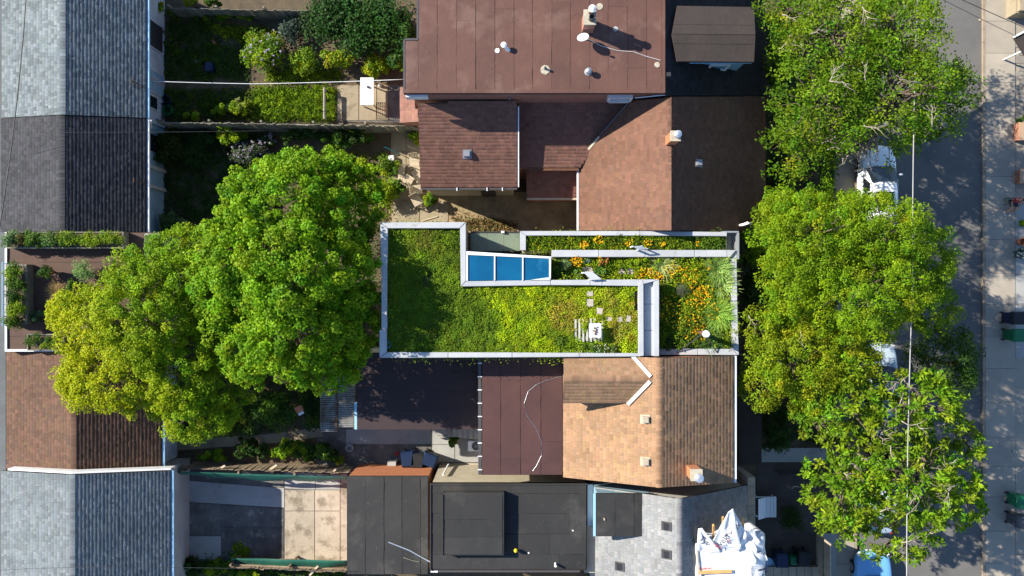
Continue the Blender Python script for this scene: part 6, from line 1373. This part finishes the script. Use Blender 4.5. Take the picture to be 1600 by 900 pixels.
tag(MB().obox(gpt(326, 104, .4), .38, .45, .42, .05).build('plastic_crate', M['bluebin'], bevel=.04), 'dark blue plastic crate in the shaded upper garden', 'crate')
tag(MB().obox(gpt(334, 65, .1), .16, .32, .14, .5).build('brick_block', M['terracotta'], bevel=.02), 'reddish block lying in the shaded upper garden', 'block')
for lab, x, y, m_ in (('dark blue plastic tub by the lavender', 416, 243, 'bluebin'), ('dark green tub by the peeling garage wall', 261, 172, 'greenbin'), ('dark barrel against the peeling garage wall', 258, 157, 'bluebin')):
    tag(MB().lathe(gpt(x, y, .4), [(.2, 0), (.24, .4), (.26, .42), (.22, .42), (.2, .1)], 16).build('tub', M[m_]), lab, 'tub')
tag(MB().tube([W(602, 230, .9), W(614, 236, .6), W(622, 239, .1)], .02, 6).build('hose', M['bluehose']), 'turquoise hose end hanging over the patio edge', 'hose')
for lab, x, y, m_ in (('white box at the left edge of the side patio', 611, 247, 'whiteplastic'), ('blue-grey box below the white one at the patio edge', 608, 258, 'steel'), ('white box third in the row at the patio edge', 610, 266, 'whiteplastic')):
    tag(MB().obox(gpt(x, y, .3), .28, .26, .3, .1).build('storage_box', M[m_], bevel=.02), lab, 'box')
# corrugated sheets
cs = thing('corrugated_shelter', 'corrugated metal shelter roof beside the dark porch', 'shelter', gpt(530, 630, 2.2))
p, q = W(500, 672, 2.3), W(555, 590, 2.3)
for k, (xa, xb) in enumerate(((p.x, (p.x + q.x) / 2 - .02), ((p.x + q.x) / 2, q.x))):
    V = []; F_ = []; n = 84
    for i in range(n + 1):
        y = p.y + (q.y - p.y) * i / n + (.12 if k else 0) - (.0 if k else .08); z = 2.25 + .02 * k + .03 * math.sin(i * math.pi * 2 / 3.0)
        V += [(xa, y, z), (xb, y, z)]
    for i in range(n): F_.append((2*i, 2*i+1, 2*i+3, 2*i+2))
    m_ = MB(); m_.add(V, F_); o = m_.build('corrugated_sheet', M['corr'], cs); s = o.modifiers.new('t', 'SOLIDIFY'); s.thickness = .006
for x in (p.x + .1, q.x - .1):
    for y in (p.y + .1, q.y - .1): MB().box(x - .04, x + .04, y - .04, y + .04, -.02, 2.2).build('post', M['wood'], cs)
MB().beam((p.x + .75, p.y, 2.31), (p.x + .75, q.y, 2.31), .06, .04).build('batten', M['rust'], cs); MB().beam((p.x + .1, p.y - .1, 2.2), (p.x + .1, p.y + 1, 2.32), .05, .04).build('batten', M['rust'], cs)
# bird house on a post
bh = thing('bird_house', 'small bird house with red roof on a post under the maple', 'bird house', gpt(466, 640, 1.8))
c_ = W(466, 640, 2.0); MB().box(c_.x - .02, c_.x + .02, c_.y - .02, c_.y + .02, -.02, 1.65).build('post', M['wood'], bh)
MB().obox((c_.x, c_.y, 1.65), .22, .24, .25, .5).build('box', M['palewood'], bh); MB().obox((c_.x, c_.y, 1.9), .32, .32, .03, .5, .3).build('roof', M['terracotta'], bh); MB().obox((c_.x + .06, c_.y - .22, 1.72), .26, .12, .03, .5).build('ledge', M['whiteplastic'], bh)
# rear court: bins, heat pump
wheelie_bin('dark blue wheelie bin at the left of the rear court', 637, 718, M['bluebin'], None, .1); wheelie_bin('dark blue wheelie bin in the middle of the rear court', 652, 720, M['bluebin'], M['blackplastic'], -.1); wheelie_bin('dark bin with grey-blue lid at the right of the rear court', 671, 719, M['blackplastic'], M['bluebin'], 1.2)
ac = thing('air_conditioner', 'pale air conditioner unit under the gutter of the plum roof', 'air conditioner', gpt(744, 697, .7))
c_ = gpt(744, 697, .75); MB().box(c_.x - .4, c_.x + .4, c_.y - .25, c_.y + .25, .06, .75).build('casing', M['whiteplastic'], ac, bevel=.03)
MB().lathe((c_.x, c_.y, .751), [(.21, 0), (.21, .02), (.18, .03)], 20).build('fan_grille', M['darkmetal'], ac)
for k in range(6): an = k * math.pi / 6; MB().beam((c_.x - .2 * math.cos(an), c_.y - .2 * math.sin(an), .79), (c_.x + .2 * math.cos(an), c_.y + .2 * math.sin(an), .79), .012, .008).build('grille_bar', M['steel'], ac)
tag(MB().obox(gpt(744, 684, .35), .5, .12, .4, .05).build('yellow_case', M['yellow'], bevel=.02), 'yellow case beside the air conditioner', 'case')
tag(MB().obox(gpt(620, 709, .1), .22, .14, .1, .4).build('red_toy', M['redcloth'], bevel=.03), 'small dark red thing left of the blue bins', 'toy')
tag(MB().lathe(gpt(546, 700, .2), [(.16, 0), (.2, .1), (.2, .2), (.12, .2), (.12, .05)], 14).build('stone_pot', M['greyconc']), 'round stone pot at the left end of the rear court', 'pot')
tag(MB().obox(gpt(612, 725, .6), .42, .2, .6, 0).build('concrete_block_stack', M['greyconc'], bevel=.01), 'grey block stack at the foot of the orange brick wall', 'blocks')
# front court: bench seat, bins
be = thing('garden_bench', 'white slatted bench with curved seat in the front court', 'bench', gpt(1197, 793, .5))
x0, x1 = W(1181, 0, .55).x, W(1214, 0, .55).x; y0, y1 = W(0, 809, .55).y, W(0, 777, .55).y
for k in range(7):
    t0, t1 = k / 7, (k + 1) / 7; h = .95 - .5 * min(1, t1 * 1.6); V = []
    MB().obox(((x0 + (x1 - x0) * (t0 + t1) / 2), (y0 + y1) / 2, max(.42, h)), (x1 - x0) / 7 - .012, y1 - y0, .03, 0, 0, .5 if k < 3 else 0).build('slat', M['whiteplastic'], be)
for y in (y0 + .03, y1 - .03):
    MB().box(x0 + .05, x1 - .02, y - .03, y + .03, .36, .41).build('seat_rail', M['whiteplastic'], be)
    for x in (x0 + .08, x1 - .1): MB().box(x - .03, x + .03, y - .03, y + .03, .02, .36).build('leg', M['whiteplastic'], be)
wheelie_bin('dark blue bin at the left of the row in the front court', 1222, 876, M['bluebin'], None, 0, s=.95); wheelie_bin('small green bin between the two dark bins in the front court', 1241, 876, M['greenbin'], None, .05, s=.6); wheelie_bin('black bin at the right of the row in the front court', 1257, 874, M['blackplastic'], None, -.05, s=.98)
tag(MB().obox(gpt(1207, 884, .3), .7, .55, .03, -.3).build('board', M['bluegut']), 'pale blue board leaning in the front court', 'board')
bpy.data.objects['board'].rotation_euler = (0, .35, -.1); bpy.data.objects['board'].location.z = .12
tag(MB().tube([W(1238, 763, .9), W(1240, 760, .95), W(1275, 762, .95)], .03, 6).tube([W(1238, 763, .9), gpt(1238, 766, .9)], .03, 6).tube([W(1274, 762, .95), gpt(1274, 762, .95)], .03, 6).build('handrail', M['palewood']), 'pale handrail in the front court', 'handrail')
# cars
car('white car with sunroof under the bare branches of the uppermost street tree', 1376, 298, M['carwhite'], 0, True)
car('silver car hidden under the lime-green street tree', 1378, 610, M['carsilver'], 0)
car('pale car hidden under the open-crowned street tree', 1376, 764, M['carsilver'], 0)
car('light blue car whose bonnet shows at the bottom of the street', 1369, 938, M['carblue'], 0)
# overhead wires
wire('thick pale power cable running down the whole street', [W(1436, -60, 8.6), W(1426, 450, 8.6), W(1417, 960, 8.6)], .022, M['greyconc'], 'power_cable', 'cable')
wire('upper dark wire across the top of the street', [W(1440, -30, 9), W(1700, 84, 6.5)], .014, M['darkmetal'], group='dark wires over the street')
wire('lower dark wire across the top of the street', [W(1455, -10, 8.6), W(1700, 108, 6.2)], .010, M['darkmetal'], group='dark wires over the street')
wire('white clothes line from the peeling garage to the flat-roofed house', [W(241, 127, 2.2), W(398, 131, 2.2), W(632, 124, 2.9)], .014, M['whiteplastic'], 'clothes_line', 'line')
wire('thin wire crossing the charcoal garage roof', [W(-40, 206, 4.2), W(98, 207, 4.0), W(430, 204, 3.2)], .008, M['darkmetal'])
wire('thin wire over the blue-grey corner garage and the yard', [W(-40, 893, 4.9), W(130, 886, 4.8), W(560, 893, 3.6)], .009, M['darkmetal'])
wire('dark cable standing in for a cable shadow on the pale grey garage roof', [W(43, -60, 6.4), W(36, 60, 6.2), W(8, 300, 6.0), W(-20, 460, 5.8)], .02, M['darkmetal'])  # dark tube laid along a lane cable's shadow line, drawn as that shade
# east edge: steps, planters, bins
st = thing('stone_steps', 'stone porch corner at the top right picture edge', 'steps', gpt(1605, 10, 1))
for k, (x0, x1, z) in enumerate(((1588, 1660, .9), (1594, 1660, 1.1))): MB().pbox(x0, -40, x1, 20 - k * 4, -.02, z).build('step', M['patio'], st)
aw = thing('porch_roof_corner', 'dark corner of a porch roof on the far side of the street', 'porch roof', gpt(1610, 55, 2.4))
MB().slab([W(1584, 58, 2.4), W(1640, 28, 2.5), W(1700, 90, 2.5), W(1610, 100, 2.4)], .1).build('roof', M['darkbrown'], aw); MB().beam(W(1584, 58, 2.42), W(1640, 28, 2.52), .08, .12).build('trim', M['white'], aw)
MB().box(*sorted((W(1615, 0, 2.4).x, W(1618, 0, 2.4).x)), *sorted((W(0, 70, 2.4).y, W(0, 72, 2.4).y)), 0, 2.32).build('post', M['white'], aw)
for lab, x, y, w, h in (('low brick wall end opposite the uppermost tree', 1604, 205, 22, 26), ('low brick wall end beside the person in red', 1606, 275, 22, 20)):
    w_ = thing('brick_wall', lab, 'wall', gpt(x, y, .5)); MB().pbox(x - w / 2, y - h / 2, x + 40, y + h / 2, 0, .6).build('wall', M['redbrick'], w_); MB().pbox(x - w / 2 - 1, y - h / 2 - 1, x + 40, y + h / 2 + 1, .602, .67).build('coping', M['orangebrick'], w_)
tag(MB().lathe(gpt(1596, 378, .3), [(.13, .07), (.2, .4), (.21, .44), (.17, .44), (.15, .2)], 16).build('flower_pot', M['terracotta']), 'terracotta pot at the right picture edge', 'pot')
shrub('yellow-green plant above the terracotta pot at the right edge', 1600, 350, 9, .6, 500, .08, LIME, .1, 'street_side_plant', 'plant', 'plants on the far side of the street')
shrub('pale flowering plant below the terracotta pot at the right edge', 1592, 395, 11, .6, 700, .07, [(.1,.13,.09)], .1, 'street_side_plant', 'plant', 'plants on the far side of the street', flowers=(WHITEF, 40, .05))
shrub('dark plant at the right edge opposite the top tree', 1598, 190, 10, .6, 600, .08, DK, .1, 'street_side_plant', 'plant', 'plants on the far side of the street')
wheelie_bin('dark blue bin at the right picture edge', 1592, 497, M['bluebin'], M['blackplastic'], 1.57, z0=.1); wheelie_bin('green bin below the dark blue one at the right picture edge', 1594, 524, M['greenbin'], None, 1.57, z0=.1)
wheelie_bin('bright green bin further down the far pavement', 1600, 785, M['greenbin'], None, 1.57, z0=.1); wheelie_bin('grey bin below the bright green one on the far pavement', 1600, 816, M['greybin'], None, 1.57, z0=.1)
tag(MB().lathe(W(1531, 31, .01), [(.06, 0), (.06, .02), (.03, .025)], 10).build('valve_cover', M['concap']), 'small pale valve cover beside the kerb', 'cover')
tag(MB().lathe(W(1582, 705, .13), [(.035, -.02), (.035, .0), (.01, .004)], 10).build('pavement_stud', M['darkmetal']), 'small dark stud in the far pavement', 'stud')

# ------------------------------------------------------------------ person in red sitting at the far kerb
pr = thing('person', 'person in red top and dark shorts sitting at the right picture edge', 'person', (0, 0, 0))
def skin_mesh(name, joints, edges, m_, root_i=0, sub=2):
    me = bpy.data.meshes.new(name); me.from_pydata([j[:3] for j in joints], edges, []); o = link(name, me, m_, pr)
    sk_ = o.modifiers.new('skin', 'SKIN'); sk_.use_smooth_shade = True
    for i, j in enumerate(joints): me.skin_vertices[0].data[i].radius = (j[3], j[3] * (j[4] if len(j) > 4 else 1))
    me.skin_vertices[0].data[root_i].use_root = True
    s = o.modifiers.new('sub', 'SUBSURF'); s.levels = sub; s.render_levels = sub
    return o
J = [(0, 0, .52, .13), (0, .02, .72, .13), (0, 0, .95, .14), (0, -.02, 1.06, .06), (0, -.04, 1.12, .055), (0, -.05, 1.2, .085), (0, -.05, 1.29, .075),          # pelvis .. head
     (-.17, 0, .99, .05), (-.23, -.08, .74, .042), (-.18, -.28, .66, .034), (-.15, -.36, .64, .03), (.17, 0, .99, .05), (.23, -.08, .74, .042), (.18, -.28, .66, .034), (.15, -.36, .64, .03),
     (-.1, -.05, .52, .085), (-.12, -.42, .52, .062), (-.12, -.46, .12, .042), (-.12, -.62, .06, .036), (.1, -.05, .52, .085), (.12, -.42, .52, .062), (.12, -.46, .12, .042), (.12, -.62, .06, .036)]
E_ = [(0,1),(1,2),(2,3),(3,4),(4,5),(5,6),(2,7),(7,8),(8,9),(9,10),(2,11),(11,12),(12,13),(13,14),(0,15),(15,16),(16,17),(17,18),(0,19),(19,20),(20,21),(21,22)]
skin_mesh('body', J, E_, M['skin'])
skin_mesh('shirt', [(0, 0, .55, .15), (0, .02, .72, .15), (0, 0, .96, .155), (0, -.01, 1.04, .08), (-.17, 0, .99, .07), (-.215, -.06, .80, .062), (.17, 0, .99, .07), (.215, -.06, .80, .062)], [(0,1),(1,2),(2,3),(2,4),(4,5),(2,6),(6,7)], M['redcloth'])
skin_mesh('shorts', [(0, 0, .53, .145), (-.1, -.06, .53, .10), (-.115, -.32, .53, .085), (.1, -.06, .53, .10), (.115, -.32, .53, .085)], [(0,1),(1,2),(0,3),(3,4)], M['darkcloth'])
skin_mesh('hair', [(0, -.03, 1.24, .085), (0, -.035, 1.32, .07)], [(0, 1)], M['hair'])
for s in (-1, 1):
    for k in range(5): skin_mesh('finger', [(s * (.15 + (.02 - k * .012)), -.36, .64 + (.012 if k == 0 else 0), .011), (s * (.15 + (.035 - k * .018)), -.40 - (0 if k == 0 else .01), .645, .009), (s * (.15 + (.035 - k * .018)), -.425 - (.02 if k in (2, 3) else 0) + (.03 if k == 0 else 0), .632, .008)], [(0,1),(1,2)], M['skin'], 0, 1)
    MB().obox((s * .12, -.56, .0), .095, .26, .085, 0).build('shoe', M['whiteplastic'], pr, bevel=.03)
    MB().lathe((s * .035, -.128, 1.215), [(.006, 0), (.012, .008), (.006, .016)], 8).build('eye', M['hair'], pr); MB().lathe((s * .088, -.05, 1.2), [(.008, 0), (.018, .02), (.008, .045)], 8).build('ear', M['skin'], pr)
MB().prism([Vector((-.008, -.13, 1.205)), Vector((.008, -.13, 1.205)), Vector((0, -.128, 1.22))], [Vector((-.014, -.13, 1.18)), Vector((.014, -.13, 1.18)), Vector((0, -.15, 1.182))]).build('nose', M['skin'], pr)
MB().box(-.022, .022, -.132, -.118, 1.155, 1.163).build('mouth', M['redcloth'], pr)
pp = gpt(1590, 313, .9); pr.location = pp + Vector((0, 0, .10))
se = thing('stool', 'low dark stool under the person in red', 'stool', pp + Vector((0, .02, .1)))
MB().box(pp.x - .2, pp.x + .2, pp.y - .16, pp.y + .18, .1 + .36, .1 + .40).build('seat', M['greywood'], se)
for x in (-.17, .17):
    for y in (-.13, .15): MB().box(pp.x + x - .02, pp.x + x + .02, pp.y + y - .02, pp.y + y + .02, .098, .46).build('leg', M['greywood'], se)
tag(MB().obox(gpt(1577, 312, .2) + Vector((0, 0, .12)), .35, .22, .25, .3).build('bag', M['concap'], bevel=.06), 'pale bag on the pavement beside the person in red', 'bag')
